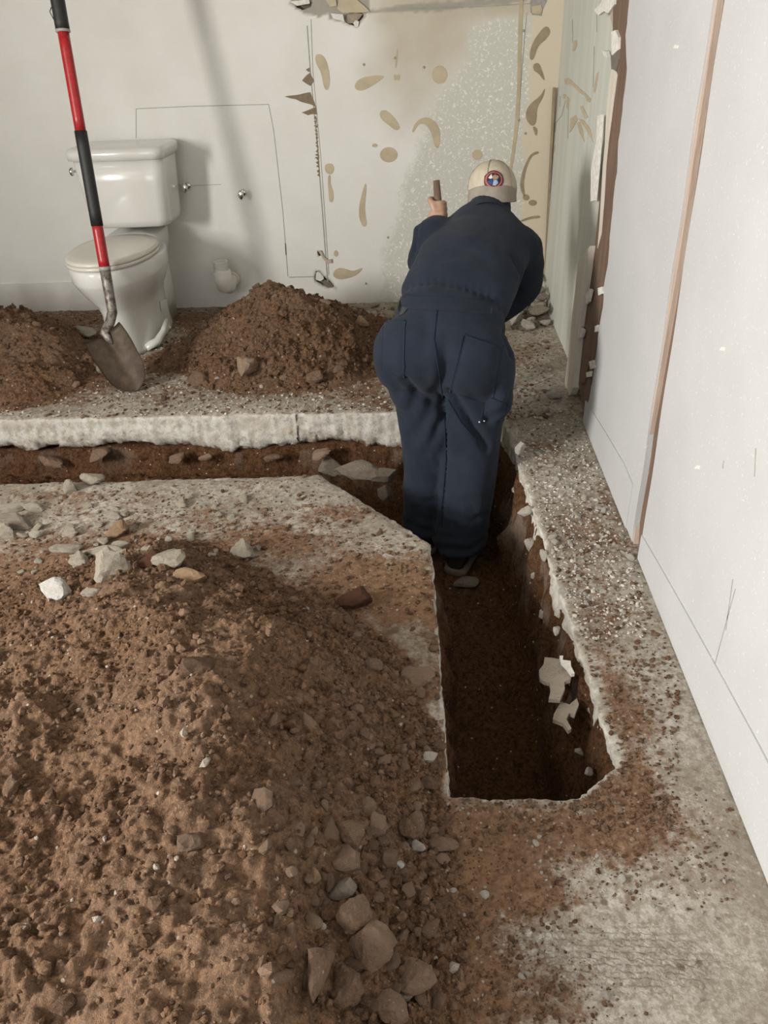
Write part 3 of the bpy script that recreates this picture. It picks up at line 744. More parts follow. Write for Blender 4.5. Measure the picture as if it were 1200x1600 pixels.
def on_wall(name, P, mt, th=0.0022, seed=0, parent=WB, jag=0, rnd=2):
    """a thin flat patch stuck on the back wall, outlined by picture points"""
    Q = []
    n = len(P)
    for i in range(n):
        a = np.array(P[i], float); b = np.array(P[(i+1) % n], float)
        for k in range(3): Q.append(tuple(a+(b-a)*k/3))
    # round the outline a little
    A = np.array(Q)
    for _ in range(rnd): A = 0.5*A+0.25*(np.roll(A, 1, 0)+np.roll(A, -1, 0))
    if jag: A = A+RNG.normal(0, jag, A.shape)
    pts = [bw(u, v, YB+0.002) for u, v in A]
    return prism(name, pts, (0, -th-0.002, 0), mt, parent)
def ell(cx, cy, rx, ry, n=14): return [(cx+rx*math.cos(a), cy+ry*math.sin(a)) for a in [2*math.pi*k/n for k in range(n)]]
def path_outline(P, wd):
    P = [np.array(p, float) for p in P]; L_, R_ = [], []
    for i, p in enumerate(P):
        t = P[min(i+1, len(P)-1)]-P[max(i-1, 0)]; t = t/np.linalg.norm(t); n = np.array([-t[1], t[0]])
        ww = wd[i] if isinstance(wd, (list, tuple)) else wd
        L_.append(tuple(p+n*ww/2)); R_.append(tuple(p-n*ww/2))
    return L_+R_[::-1]
for P in [[(220, 205), (245, 200), (268, 230), (280, 300), (272, 340), (255, 335), (245, 270), (225, 240)],
          [(368, 320), (385, 295), (430, 283), (495, 281), (440, 320), (400, 342), (375, 338)],
          [(515, 276), (527, 283), (540, 276), (538, 303), (527, 297), (518, 305)],
          ell(688, 280, 29, 35), ell(498, 580, 34, 29), ell(830, 580, 20, 20),
          [(460, 420), (485, 408), (520, 440), (544, 480), (525, 492), (500, 470), (470, 450)],
          [(583, 495), (598, 455), (635, 435), (675, 453), (694, 500), (686, 560), (668, 550), (660, 500), (635, 462), (606, 465), (592, 498)],
          [(256, 615), (285, 610), (296, 630), (285, 657), (260, 648)], path_outline([(276, 655), (274, 690), (282, 720), (282, 758)], [12, 8, 20, 16]),
          [(410, 678), (416, 700), (405, 790), (420, 845), (400, 853), (384, 810), (388, 760)],
          [(288, 1020), (310, 1001), (345, 1010), (365, 1018), (407, 998), (385, 1027), (350, 1042), (310, 1049), (290, 1037)],
          ell(446, 545, 11, 7), ell(300, 950, 8, 12), [(520, 250), (528, 180), (533, 185), (526, 260)]]:
    on_wall('adhesive_patch', c2(P), M['adhesive'])
for P in [[(1090, 92), (1107, 120), (1085, 150), (1055, 172), (1040, 228), (1023, 222), (1033, 165), (1063, 120)],
          [(1038, 240), (1060, 233), (1070, 260), (1084, 303), (1075, 297), (1062, 277), (1040, 265)],
          [(1085, 323), (1075, 370), (1051, 400), (1052, 460), (1035, 477), (1013, 450), (1010, 420), (1028, 388), (1070, 358)],
          [(1035, 470), (1056, 480), (1052, 513), (1045, 502)],
          path_outline([(1060, 570), (1030, 580), (1012, 620), (1000, 660), (995, 700), (1006, 735)], [12, 8, 9, 12, 14, 8]), ell(1012, 740, 12, 11), ell(1037, 760, 15, 11),
          path_outline([(990, 830), (1030, 815), (1066, 812)], [8, 8, 12]), ell(1040, 890, 12, 16)]:
    on_wall('adhesive_patch', c2(P), M['adhesive_dark'])
on_wall('adhesive_patch', path_outline([(815, -6), (812, 60), (811, 120), (808, 190), (802, 235), (797, 270)], [7, 6, 5, 6, 5, 4]), M['adhesive'])
for P in [[(187, 558), (240, 503), (270, 560), (250, 600)], [(66, 670), (180, 655), (245, 638), (287, 745), (180, 702)], [(183, 780), (285, 743), (292, 792), (230, 800)], [(213, 482), (240, 470), (238, 500)]]:
    on_wall('torn_paper', c5(P), M['torn_paper'], 0.002, rnd=0, jag=0.5)
for k in range(15):
    yy = 184+k*6.3; xx = 493+(yy-184)*0.055; l = random.uniform(4, 9)
    on_wall('torn_paper', [(xx+2, yy-2.5), (xx-l*0.5, yy+random.uniform(-1, 3)), (xx+2, yy+4)], M['torn_paper'], 0.002, rnd=0, jag=0.5)
# seams, pencilled panel outline, small screw holes
for P, wd in [([(480, 40), (485, 110), (497, 240), (512, 440)], 1.6), ([(486, 30), (489, 110), (501, 240), (514, 430)], 1.0), ([(213, 216), (213, 170), (300, 166), (420, 163), (428, 205), (442, 330), (450, 432)], 0.9),
              ([(446, 380), (447, 398)], 2.0), ([(452, 433), (492, 432)], 1.2), ([(823, 20), (816, 100), (811, 170)], 0.9), ([(640, 13), (760, 10), (835, 5)], 1.2), ([(213, 285), (300, 290), (345, 288)], 0.5)]:
    for a, b in zip(P[:-1], P[1:]):
        on = path_outline([a, b], wd); prism('joint', [bw(u, v, YB+0.002) for u, v in on], (0, -0.0032, 0), M['pencil'], WB)
for u, v in c2([(405, 242), (630, 252), (1003, 115), (985, 450), (495, 890), (413, 1063), (522, 217), (1010, 500)]):
    lathe('screw_hole', [(0.006, 0), (0.006, 0.003), (0.0035, 0.0035)], M['pencil'], WB, 10, frame_z((0, -1, 0), bw(u, v, YB+0.0005)))
# torn flaps at the holes
for P, mt, dv in [(c1b([(380, 84), (410, 78), (440, 140), (480, 175), (520, 168), (522, 205), (470, 210), (430, 160)]), M['pale_wood'], -0.012), (c1b([(350, 300), (392, 296), (432, 345), (440, 372), (405, 396), (352, 380)]), M['gypsum'], 0.010),
                  (c1b([(440, 380), (500, 395), (545, 455), (470, 462), (430, 430)]), M['cavity'], 0.012),
                  (c5([(440, 0), (560, -10), (640, 60), (655, 80), (600, 88), (520, 86), (470, 92), (430, 60)]), M['adhesive'], -0.006), (c5([(350, 0), (420, -10), (428, 40), (380, 46)]), M['adhesive'], -0.004),
                  (c5([(476, 100), (566, 90), (610, 96), (560, 160), (490, 165)]), M['stone'], 0.014), (c5([(100, 10), (235, -5), (240, 25), (150, 40)]), M['gypsum'], -0.012), (c5([(385, 92), (470, 100), (480, 150), (400, 128)]), M['gypsum'], -0.008),
                  (c5([(540, 160), (560, 140), (582, 150), (575, 185), (555, 188)]), M['gypsum'], -0.008)]:
    A = np.array(P); pts = [bw(u, v, YB+dv) for u, v in A]
    prism('torn_flap', pts, (0, 0.006, 0), mt, WB)
for P, mt in [(c6([(170, 10), (190, -30), (320, -30), (330, 10), (290, 90), (280, 150), (190, 140), (172, 110)]), M['pencil']), (c6([(185, 60), (270, 45), (285, 90), (268, 132), (190, 128)]), M['adhesive'])]:
    prism('torn_flap', [bw(u, v, YB-0.001 - (0.003 if mt is M['adhesive'] else 0)) for u, v in P], (0, 0.003, 0), mt, WB)

bz = float(bw(60, 443, YB-0.012)[2]); bx1 = float(bw(268, 440, YB-0.012)[0])
prism('baseboard_back', [(-3.2, YB-0.014, 0.0), (bx1-0.02, YB-0.014, 0.0), (bx1, YB-0.014, 0.03), (bx1-0.03, YB-0.014, bz*0.6), (bx1-0.035, YB-0.014, bz-0.01), (bx1-0.06, YB-0.014, bz), (-3.2, YB-0.014, bz)], (0, 0.014, 0), M['white_paint'], kind='structure', label='white baseboard along the back wall behind the toilet')
prism('baseboard_back', [(bx1+0.09, YB-0.008, 0.0), (-0.62, YB-0.008, 0.0), (-0.60, YB-0.008, 0.06), (bx1+0.10, YB-0.008, 0.05)], (0, 0.008, 0), M['white_paint'], kind='structure', label='low white baseboard remnant under the pipe elbow')

# far stretch of the right wall
WRF = box('wall_right', (XF+0.03, 3.415, 1.22), (0.06, 1.53, 2.5), M['wall_right_far'], kind='structure', label='greenish stripped stretch of the right wall near the corner')
for P, mt in [([(495, 740), (530, 730), (570, 760), (640, 830), (700, 880), (745, 930), (735, 960), (710, 955), (690, 900), (630, 860), (560, 790), (505, 790)], 'adhesive'), ([(580, 385), (610, 375), (615, 420), (595, 470), (572, 480), (575, 430)], 'adhesive'),
              ([(550, 1110), (600, 1080), (620, 1120), (570, 1210), (545, 1245)], 'adhesive'), ([(625, 1110), (680, 1130), (740, 1210), (765, 1330), (725, 1262), (690, 1195)], 'adhesive'), ([(612, 1150), (640, 1140), (668, 1220), (685, 1330), (640, 1250)], 'adhesive'),
              ([(800, 690), (820, 670), (800, 800), (780, 870), (765, 860)], 'adhesive'), ([(520, 900), (545, 930), (535, 1050), (515, 1000)], 'adhesive'), ([(485, 880), (512, 885), (500, 925), (482, 915)], 'adhesive'), ([(378, 1370), (410, 1360), (405, 1420), (385, 1430)], 'adhesive'), ([(640, 1000), (665, 990), (720, 1100), (690, 1110)], 'adhesive')]:
    prism('adhesive_patch', [pxx(u, v, XF+0.001) for u, v in c6(P)], (-0.003, 0, 0), M[mt], WRF)
for P in [[(505, 940), (470, 1080), (415, 1150), (408, 1240)], [(570, 180), (572, 330), (570, 400)], [(775, 430), (770, 600), (765, 820)], [(800, 130), (798, 300)], [(530, 1050), (528, 1300)], [(455, 900), (450, 1000)]]:
    for a, b in zip(c6(P)[:-1], c6(P)[1:]):
        prism('scratch', [pxx(u, v, XF+0.001) for u, v in path_outline([a, b], 0.9)], (-0.002, 0, 0), M['pencil'], WRF)
# corner: a dark open joint below, cream strip above
prism('trim_1', [bw(u, v, YB-0.02) for u, v in [(864.5, 137), (868, 137), (853, 440), (850, 440)]], (0, 0.016, 0), M['adhesive_dark'], kind='structure', label='thin brown strip in the back corner joint')

# near stretch of the right wall: two drywall sheets with an open joint between
def yz(px, pyy, X=XN): p = pxx(px, pyy, X); return (p[1], p[2])
def extend(P, z):
    (y0, z0), (y1, z1) = P; return (y0+(y1-y0)*(z-z0)/(z1-z0), z)
sa, sb = yz(1114, 0), yz(989, 835); ta, tb = yz(1132, 0), yz(1002, 850)
fe = [(982, 0), (978, 60), (979, 120), (973, 175), (969, 215), (966, 232), (964, 262), (960, 300), (957, 330), (952, 380), (949, 420), (943, 452), (942, 475), (938, 500), (935, 520), (933, 545), (928, 575), (924, 600), (919, 625), (914, 640), (913, 660)]
far_edge = [yz(u+random.uniform(-1.5, 1.5), v) for u, v in fe]
far_edge = [(a, b) for a, b in far_edge if b > 0.015]
S1 = [(2.64, 2.45)]+far_edge+[(2.625, 0.004), (extend((sa, sb), 0.004)[0], 0.004)] + [(sb[0]+0.004*math.sin(i*2.1)+(sa[0]-sb[0])*i/14, sb[1]+(sa[1]-sb[1])*i/14) for i in range(15)] + [extend((sb, sa), 2.45)]
def sheet(far, near, label):
    """a board between two edges, each a function height -> depth"""
    zs = np.linspace(0.004, 2.45, 90); V = []
    for X in (XN, XN+0.016):
        for z in zs:
            a, b = far(z), near(z); V += [(X, a+(b-a)*t, z) for t in (0, 0.3, 0.7, 1.0)]
    n = len(zs)*4; F = []
    for j in range(len(zs)-1):
        for i in range(3):
            q = (j*4+i, j*4+i+1, j*4+i+5, j*4+i+4); F += [q, tuple(n+t for t in reversed(q))]
        for i in (0, 3): F.append((j*4+i, j*4+4+i, n+j*4+4+i, n+j*4+i))
    for i in range(3): F += [(i, i+1, n+i+1, n+i), (n-4+i, n-3+i, 2*n-3+i, 2*n-4+i)]
    bm = bmesh.new(); bv = [bm.verts.new(v) for v in V]
    for f in F: bm.faces.new([bv[i] for i in f])
    return link('wall_right', bm_mesh('wall_right', bm), M['sheet'], kind='structure', label=label)
fz = sorted([(b, a) for a, b in far_edge]); rough_far = lambda z: float(np.interp(z, [q[0] for q in fz]+[2.45], [q[1] for q in fz]+[2.69]))+0.004*math.sin(z*47)+0.003*math.sin(z*113)
near1 = lambda z: sb[0]+(sa[0]-sb[0])*(z-sb[1])/(sa[1]-sb[1])+0.004*math.sin(z*19)
far2 = lambda z: tb[0]+(ta[0]-tb[0])*(z-tb[1])/(ta[1]-tb[1])+0.003*math.sin(z*17)
W1 = sheet(rough_far, near1, 'narrow bare drywall sheet on the right between open joints')
S2 = [extend((tb, ta), 2.45)] + [(ta[0]+0.003*math.sin(i*1.7)+(tb[0]-ta[0])*i/14, ta[1]+(tb[1]-ta[1])*i/14) for i in range(15)] + [(extend((ta, tb), 0.004)[0], 0.004), (-2.95, 0.004), (-2.95, 2.45)]
W2 = sheet(far2, lambda z: -2.95, 'large bare drywall sheet nearest on the right')
box('wall_right', (XN+0.10, -0.15, 1.22), (0.03, 5.6, 2.5), M['cavity'], kind='structure', label='dark cavity behind the right drywall sheets')
# studs and strips seen in the joints
def stud(P, X0, X1, mt, name='trim_2', label=None):
    return prism(name, [(X0, *yz(u, v, X0)) for u, v in P], (X1-X0, 0, 0), mt, kind='structure', label=label)
stud([(1108, -40), (1123, -40), (1121, 0), (1062, 400), (994, 800), (991, 850), (986, 852), (984, 800), (1105, 0)], XN+0.004, XN+0.05, M['pale_wood'], 'trim_2', 'pale wooden stud showing in the joint between drywall sheets')
stud([(1118, -40), (1145, -40), (1142, 0), (1012, 800), (1008, 862), (992, 862), (994, 800), (1116, 0)], XN+0.0165, XN+0.06, M['brown_wood'], 'trim_3', 'dark brown strip in the joint between drywall sheets')  # darker strip to the right of the pale stud
stud([(958, 0), (990, 0), (985, 120), (968, 260), (945, 460), (925, 590), (916, 640), (908, 625), (904, 600), (914, 500), (926, 420), (938, 300), (950, 180), (957, 80)], XN+0.008, XN+0.045, M['brown_wood'], 'trim_4', 'brown wooden stud behind the torn far edge of the drywall')
stud(c7([(400, 1030), (440, 1030), (470, 880), (470, 840), (430, 835), (412, 940)]), XN+0.002, XN+0.03, M['brown_wood'], 'trim_5', 'short brown wood block at the foot of the stud')
BT = stud(c7([(294, 1118), (335, 1112), (356, 1060), (378, 720), (440, 300), (478, 20), (440, 80), (390, 150), (380, 250), (345, 560), (320, 800), (295, 1010)]), XN-0.012, XN+0.012, M['painted_wood'], 'trim_6', 'white pointed batten standing loose at the wall edge')
stud(c6([(900, 820), (930, 650), (970, 650), (985, 700), (900, 1340), (880, 1560), (860, 1900), (835, 2200), (800, 2330), (820, 2100), (850, 1560), (870, 1350), (885, 1000)]), XN+0.006, XN+0.03, M['painted_wood'], 'trim_7', 'long splintered pale strip hanging by the brown stud')
stud(c6([(740, 1575), (790, 1310), (800, 1085), (832, 1075), (815, 1350), (800, 1560), (770, 1880), (735, 1890)]), XN+0.016, XN+0.026, M['gypsum'], 'trim_8', 'curled white paper strip peeling from the far wall')
for P, mt, X in [([(770, 95), (830, 30), (850, -20), (960, -20), (960, 40), (900, 125), (860, 105), (805, 145)], 'gypsum', XN+0.002), ([(925, 60), (1050, 40), (1055, 150), (1015, 260), (960, 310), (925, 180)], 'stone', XN+0.012), ([(930, 300), (970, 280), (995, 350), (990, 470), (940, 520), (930, 400)], 'gypsum', XN+0.0), ([(840, 475), (880, 480), (895, 545), (860, 520)], 'gypsum', XN+0.03), ([(925, 520), (1010, 460), (1000, 560), (975, 670), (930, 640)], 'cavity', XN+0.004)]:
    prism('torn_flap', [pxx(u, v, X) for u, v in c6(P)], (0.012, 0, 0), M[mt], W1)
for P in [[(470, 870), (500, 860), (515, 915), (480, 925)], [(450, 950), (485, 940), (478, 980), (452, 985)], [(535, 330), (565, 320), (570, 370), (540, 385)], [(515, 610), (535, 600), (525, 650), (512, 655)], [(445, 380), (475, 335), (490, 345), (470, 430), (448, 450)], [(385, 640), (410, 615), (435, 640), (420, 690), (395, 700)]]:
    prism('torn_flap', [pxx(u, v, XN-0.004) for u, v in c7(P)], (0.008, 0, 0), M['gypsum'], W1)
# low painted boards along the right wall with a scribed top edge
def base_right(P, label):
    top = [yz(u, v) for u, v in P]; a, b = top[0][0], top[-1][0]
    prism('baseboard_right', [(XN-0.0035, y_, z_) for y_, z_ in top]+[(XN-0.0035, b, 0.004), (XN-0.0035, a, 0.004)], (0.0034, 0, 0), M['sheet'], kind='structure', label=label)
base_right([(916, 626), (945, 672), (976, 724), (990, 757)], 'low strip of wallboard by the far drywall edge')
base_right([(1004, 836), (1030, 880), (1080, 968), (1130, 1058), (1190, 1168), (1300, 1380)], 'low strip of wallboard along the large near sheet')
for P in [[(1150, 920), (1128, 1000), (1112, 1060)], [(1146, 905), (1135, 985)], [(1182, 700), (1180, 745)], [(1132, 720), (1130, 732)]]:
    for a, b in zip(P[:-1], P[1:]):
        prism('scratch', [pxx(u, v, XN+0.001) for u, v in path_outline([a, b], 1.1)], (-0.0015, 0, 0), M['pencil'], W2)
for u, v in [(1091, 730), (1130, 545), (1057, 73)]:
    prism('chip', [pxx(u+a, v+b, XN+0.001) for a, b in [(-5, 2), (-1, -3), (5, -2), (3, 3)]], (-0.0018, 0, 0), M['gypsum'], W1 if u < 1060 else W2)

# the room out of view: ceiling, left wall with window, rear wall with door opening
RP = plain('plain_room_paint', (0.42, 0.40, 0.37), 0.8, scale=4, grain=0.04, bump=0.05)
box('ceiling', (-1.3, 0.6, 2.50), (4.3, 7.5, 0.08), RP, kind='structure', label='white ceiling')
for nm, c, s in [('wall_left', (-3.26, 0.6, 0.45), (0.1, 7.3, 0.95)), ('wall_left', (-3.26, 0.6, 2.22), (0.1, 7.3, 0.50)), ('wall_left', (-3.26, -2.15, 1.45), (0.1, 1.8, 1.05)), ('wall_left', (-3.26, 1.98, 1.45), (0.1, 4.5, 1.05)),
                 ('wall_rear', (-2.70, -3.06, 1.22), (1.1, 0.1, 2.5)), ('wall_rear', (-0.15, -3.06, 1.22), (1.75, 0.1, 2.5)), ('wall_rear', (-1.58, -3.06, 2.27), (1.15, 0.1, 0.4))]:
    box(nm, c, s, RP, kind='structure', label='plain painted wall of the room out of view')
# ================================================================== toilet
def egg(z, yf, yb, hw, n=40, p=2.2):
    yc = yf+(yb-yf)*0.56; out = []
    for k in range(n):
        a = 2*math.pi*k/n; c, s = math.cos(a), math.sin(a)
        x = hw*math.copysign(abs(s)**(2/p), s); y = (yb-yc if c > 0 else yc-yf)*math.copysign(abs(c)**(2/p), c)
        out.append((x, yc+y, z))
    return out
def rrect(z, hx, y0, y1, r, n=8, bow=0.0):
    out = []
    for cx, cy, a0 in [(hx-r, y1-r, 0), (-hx+r, y1-r, 90), (-hx+r, y0+r, 180), (hx-r, y0+r, 270)]:
        for k in range(n+1):
            a = R(a0+90*k/n); x = cx+r*math.cos(a); y = cy+r*math.sin(a)
            if y < (y0+y1)/2: y -= bow*(1-(x/hx)**2)
            out.append((x, y, z))
        # extra points along the sides keep the bow smooth
    res = []
    for i, p in enumerate(out):
        q = out[(i+1) % len(out)]; res.append(p)
        if math.dist(p[:2], q[:2]) > 0.08:
            for t in (0.2, 0.4, 0.6, 0.8):
                x = p[0]+(q[0]-p[0])*t; y = p[1]+(q[1]-p[1])*t
                if abs(p[1]-q[1]) < 1e-6 or True:
                    if y < (y0+y1)/2-0.01 and bow and abs(p[0]-q[0]) > 0.1: y = y0-bow*(1-(x/hx)**2)
                res.append((x, y, z))
    return res
def lofted(name, rings, mt, parent, **k):
    V, F, T = loft(rings); return link(name, mesh_np(name, V, [F, T]), mt, parent, **k)
TO = empty('toilet', (-1.435, 3.76, 0.0), 'white two-piece toilet with closed lid against the back wall', 'toilet')
TO.scale = (0.92, 1, 1)
lofted('bowl', [egg(0.000, -0.375, 0.27, 0.142), egg(0.02, -0.375, 0.27, 0.142), egg(0.06, -0.352, 0.26, 0.134), egg(0.13, -0.335, 0.25, 0.128), egg(0.19, -0.335, 0.25, 0.130), egg(0.235, -0.352, 0.24, 0.146), egg(0.28, -0.392, 0.23, 0.178), egg(0.325, -0.425, 0.22, 0.203),
                egg(0.352, -0.442, 0.21, 0.214), egg(0.362, -0.446, 0.21, 0.217), egg(0.415, -0.452, 0.21, 0.218), egg(0.425, -0.446, 0.205, 0.214), egg(0.428, -0.43, 0.20, 0.20)], M['ceramic'], TO)
lofted('tank_deck', [rrect(0.30, 0.115, 0.05, 0.30, 0.03), rrect(0.40, 0.135, 0.04, 0.32, 0.03), rrect(0.455, 0.135, 0.07, 0.33, 0.03), rrect(0.462, 0.13, 0.075, 0.325, 0.03)], M['ceramic'], TO)
lofted('trapway', [rrect(0.0, 0.10, 0.10, 0.33, 0.03), rrect(0.14, 0.105, 0.10, 0.33, 0.03), rrect(0.30, 0.11, 0.06, 0.31, 0.03)], M['ceramic'], TO)
TK = lofted('tank', [rrect(0.492, 0.19, 0.13, 0.35, 0.05, bow=0.008), rrect(0.50, 0.208, 0.115, 0.365, 0.055, bow=0.012), rrect(0.53, 0.218, 0.105, 0.372, 0.055, bow=0.016), rrect(0.70, 0.230, 0.098, 0.378, 0.05, bow=0.02), rrect(0.807, 0.237, 0.095, 0.38, 0.05, bow=0.02)], M['ceramic'], TO)
lofted('tank_lid', [rrect(0.800, 0.238, 0.085, 0.385, 0.05, bow=0.02), rrect(0.804, 0.250, 0.072, 0.39, 0.05, bow=0.02), rrect(0.832, 0.254, 0.068, 0.392, 0.05, bow=0.02), rrect(0.846, 0.250, 0.074, 0.388, 0.05, bow=0.02), rrect(0.853, 0.235, 0.09, 0.375, 0.05, bow=0.02)], M['ceramic'], TO)
lofted('seat_ring', [egg(0.430, -0.448, 0.10, 0.208), egg(0.434, -0.455, 0.105, 0.214), egg(0.444, -0.455, 0.105, 0.214), egg(0.447, -0.45, 0.10, 0.21)], M['seat_plastic'], TO)
lofted('seat_lid', [egg(0.4475, -0.445, 0.10, 0.205), egg(0.451, -0.453, 0.105, 0.212), egg(0.461, -0.453, 0.105, 0.212), egg(0.4675, -0.438, 0.095, 0.20), egg(0.469, -0.38, 0.05, 0.16)], M['seat_plastic'], TO)
for s in (-1, 1): box('hinge', (s*0.075, 0.085, 0.452), (0.04, 0.035, 0.024), M['seat_plastic'], TO, bevel=0.006)
FLV = lathe('flush_lever', [(0.006, 0), (0.006, 0.014), (0.018, 0.016), (0.021, 0.024), (0.017, 0.032), (0.006, 0.036)], M['chrome'], TO, 20, frame_z((-1, -0.35, 0), (-0.232, 0.14, 0.752)))
tube('broken_foot', [(0.10, -0.26, 0.018), (0.150, -0.215, 0.03), (0.172, -0.16, 0.06), (0.180, -0.10, 0.10)], [(0.03, 0.018), (0.026, 0.02), (0.018, 0.016), (0.010, 0.010)], M['ceramic'], TO, 10)
lathe('bolt_cap', [(0.014, 0), (0.014, 0.008), (0.008, 0.016), (0.002, 0.018)], M['seat_plastic'], TO, 14, Matrix.Translation((0.135, 0.03, 0.01)))
prism('side_panel', [(0.131, -0.02, 0.05), (0.131, 0.08, 0.05), (0.131, 0.08, 0.15), (0.131, -0.02, 0.17)], (0.004, 0, 0), M['ceramic'], TO)

# stub valves and drain elbow on the back wall
def valve(px, pyy, label, long=0.06):
    p = bw(px, pyy, YB-0.03); e = empty('water_stub', (p[0], YB, p[2]), label, 'valve', 'chrome water stubs on the back wall')
    lathe('escutcheon', [(0.018, -0.002), (0.018, 0.003), (0.011, 0.008)], M['chrome'], e, 18, frame_z((0, -1, 0), (0, 0, 0)))
    lathe('stem', [(0.009, 0), (0.009, long)], M['chrome'], e, 16, frame_z((0, -1, 0), (0, 0, 0)))
    tube('oval_handle', [(0.0, -long-0.004, -0.024), (0, -long-0.006, -0.012), (0, -long-0.007, 0), (0, -long-0.006, 0.012), (0, -long-0.004, 0.024)], [(0.004, 0.004), (0.012, 0.006), (0.014, 0.007), (0.012, 0.006), (0.004, 0.004)], M['chrome'], e, 14, up=(0, 1, 0))
    return e
valve(378, 303, 'small chrome water stub on the bare wall above the pipe elbow', 0.055)
v2 = valve(291, 292, 'small chrome water stub beside the right edge of the toilet tank', 0.06)
w0 = bw(364, 438); wx, wz = float(w0[0]), float(w0[2])
DE = empty('drain_elbow', (wx, YB, wz), 'white plastic drain elbow stubbed out of the back wall', 'pipe')
tube('elbow', [(0, 0.005, 0.012), (-0.004, -0.05, 0.008), (-0.010, -0.085, 0.000), (-0.017, -0.112, 0.012), (-0.02, -0.122, 0.04), (-0.022, -0.124, 0.085)], [0.036, 0.037, 0.047, 0.049, 0.048, 0.047], M['pvc'], DE, 24)
TH = lathe('threaded_end', [(0.039, 0.075), (0.039, 0.09)]+[(0.0345+0.006*(i % 2), 0.092+i*0.006) for i in range(8)]+[(0.035, 0.134), (0.028, 0.134), (0.028, 0.10)], M['pvc'], DE, 24, Matrix.Translation((-0.022, -0.124, 0)))
lathe('wall_collar', [(0.041, 0.0), (0.041, 0.018), (0.037, 0.022)], M['pvc'], DE, 24, frame_z((0, -1, 0), (0, 0, 0.012)))

# ================================================================== shovel standing in front of the toilet
V3_ = lambda *a: Vector(a)
def build_shovel():
    A = Vector(py(172.5, 470, 3.235)); B = Vector(py(82, -45, 3.47)); ax = (B-A)
    def proj_y(p):
        q = np.array(p)-CAM_C; return 800-F_PX*(q@CU)/(q@CF)
    S_ = [A+ax*(k/400) for k in range(-20, 401)]; ys = [proj_y(p) for p in S_]
    def at(yy): return S_[int(np.argmin(np.abs(np.array(ys)-yy)))]
    tip = Vector(py(221, 626, 3.01)); tip.z = max(tip.z, 0.004)
    sh = empty('shovel', tip, 'round-point shovel with red and black handle standing before the toilet', 'shovel')
    def seg(name, y0, y1, r, mt, n=6):
        a, b = at(y0), at(y1); return adopt(tube(name, [a+(b-a)*k/n for k in range(n+1)], [r]*(n+1), mt, n=20), sh)
    seg('handle', 418, 350, 0.0225, M['red_tube']); seg('handle', 208, 50, 0.0215, M['red_tube'])
    seg('grip', 353, 205, 0.0245, M['rubber']); seg('grip', 47, -44, 0.0265, M['rubber'])
    seg('ring', 51, 46, 0.0275, M['ring'], 2); seg('ring', 422, 417, 0.024, M['ring'], 2)
    T = Vector(py(163, 521, 3.14))
    n0, n1 = at(421), at(470)
    m1 = Vector(py(175.5, 488, 3.215)); m2 = Vector(py(172, 503, 3.185)); m3 = Vector(py(168, 512, 3.165)); m4 = T+(tip-T)*0.10
    adopt(tube('socket', [n0, n0+(n1-n0)*0.5, n1, m1, m2, m3, T, m4+V3_(0, 0.008, 0), T+(tip-T)*0.2+V3_(0, 0.014, 0)], [0.0225, 0.022, 0.021, 0.021, (0.021, 0.02), (0.022, 0.017), (0.020, 0.012), (0.015, 0.008), (0.006, 0.004)], M['worn_steel'], n=18), sh)
    Wv = Vector(py(188, 505, 3.165))-Vector(py(137, 540, 3.105)); a = tip-T; L = a.length; a.normalize(); Wd = Wv.length
    wv = (Wv-a*Wv.dot(a)).normalized(); nn = wv.cross(a).normalized()
    if nn.y > 0: nn = -nn
    cen = (Vector(py(188, 505, 3.165))+Vector(py(137, 540, 3.105)))/2
    NU, NV = 24, 30; P = []
    for j in range(NV+1):
        v = j/NV
        hw = 0.5*Wd*(1.0+0.05*math.sin(min(1, v/0.5)*math.pi)) if v < 0.5 else 0.5*Wd*max(0.0, 1-((v-0.5)/0.5)**2.6)**0.62
        for i in range(NU+1):
            u = -1+2*i/NU
            dish = 0.030*(u*u)*(hw/(0.5*Wd)) - 0.016*math.exp(-(u/0.22)**2)*(1-v)**2 + 0.02*v*v
            lip = 0.012*max(0, 1-v/0.035)*(abs(u) > 0.25)
            P.append(cen + a*(v*(tip-cen).dot(a)) + wv*(u*hw*1.04+(tip-cen).dot(wv)*v) + nn*(dish-0.008+lip))
    V = np.array([list(p) for p in P]); V = np.vstack([V, V-np.array(nn)*0.0035]); k = NU+1; n = len(P); F = []
    for j in range(NV):
        for i in range(NU):
            q = (j*k+i, j*k+i+1, (j+1)*k+i+1, (j+1)*k+i); F.append(q); F.append(tuple(n+t for t in reversed(q)))
    rim = [i for i in range(k)]+[j*k+NU for j in range(1, NV+1)]+[NV*k+i for i in range(NU-1, -1, -1)]+[j*k for j in range(NV-1, 0, -1)]
    for x_, y_ in zip(rim, rim[1:]+rim[:1]): F.append((x_, y_, n+y_, n+x_))
    adopt(link('blade', mesh_np('blade', V, np.array(F, np.int32)), M['blade']), sh)
    # small wire clip near the top grip
    g = at(20); adopt(tube('clip', [g+Vector((-0.026, -0.004, 0.02)), g+Vector((-0.036, -0.004, 0.006)), g+Vector((-0.027, -0.004, -0.02))], [0.0018]*3, M['rubber'], n=6), sh)
build_shovel()
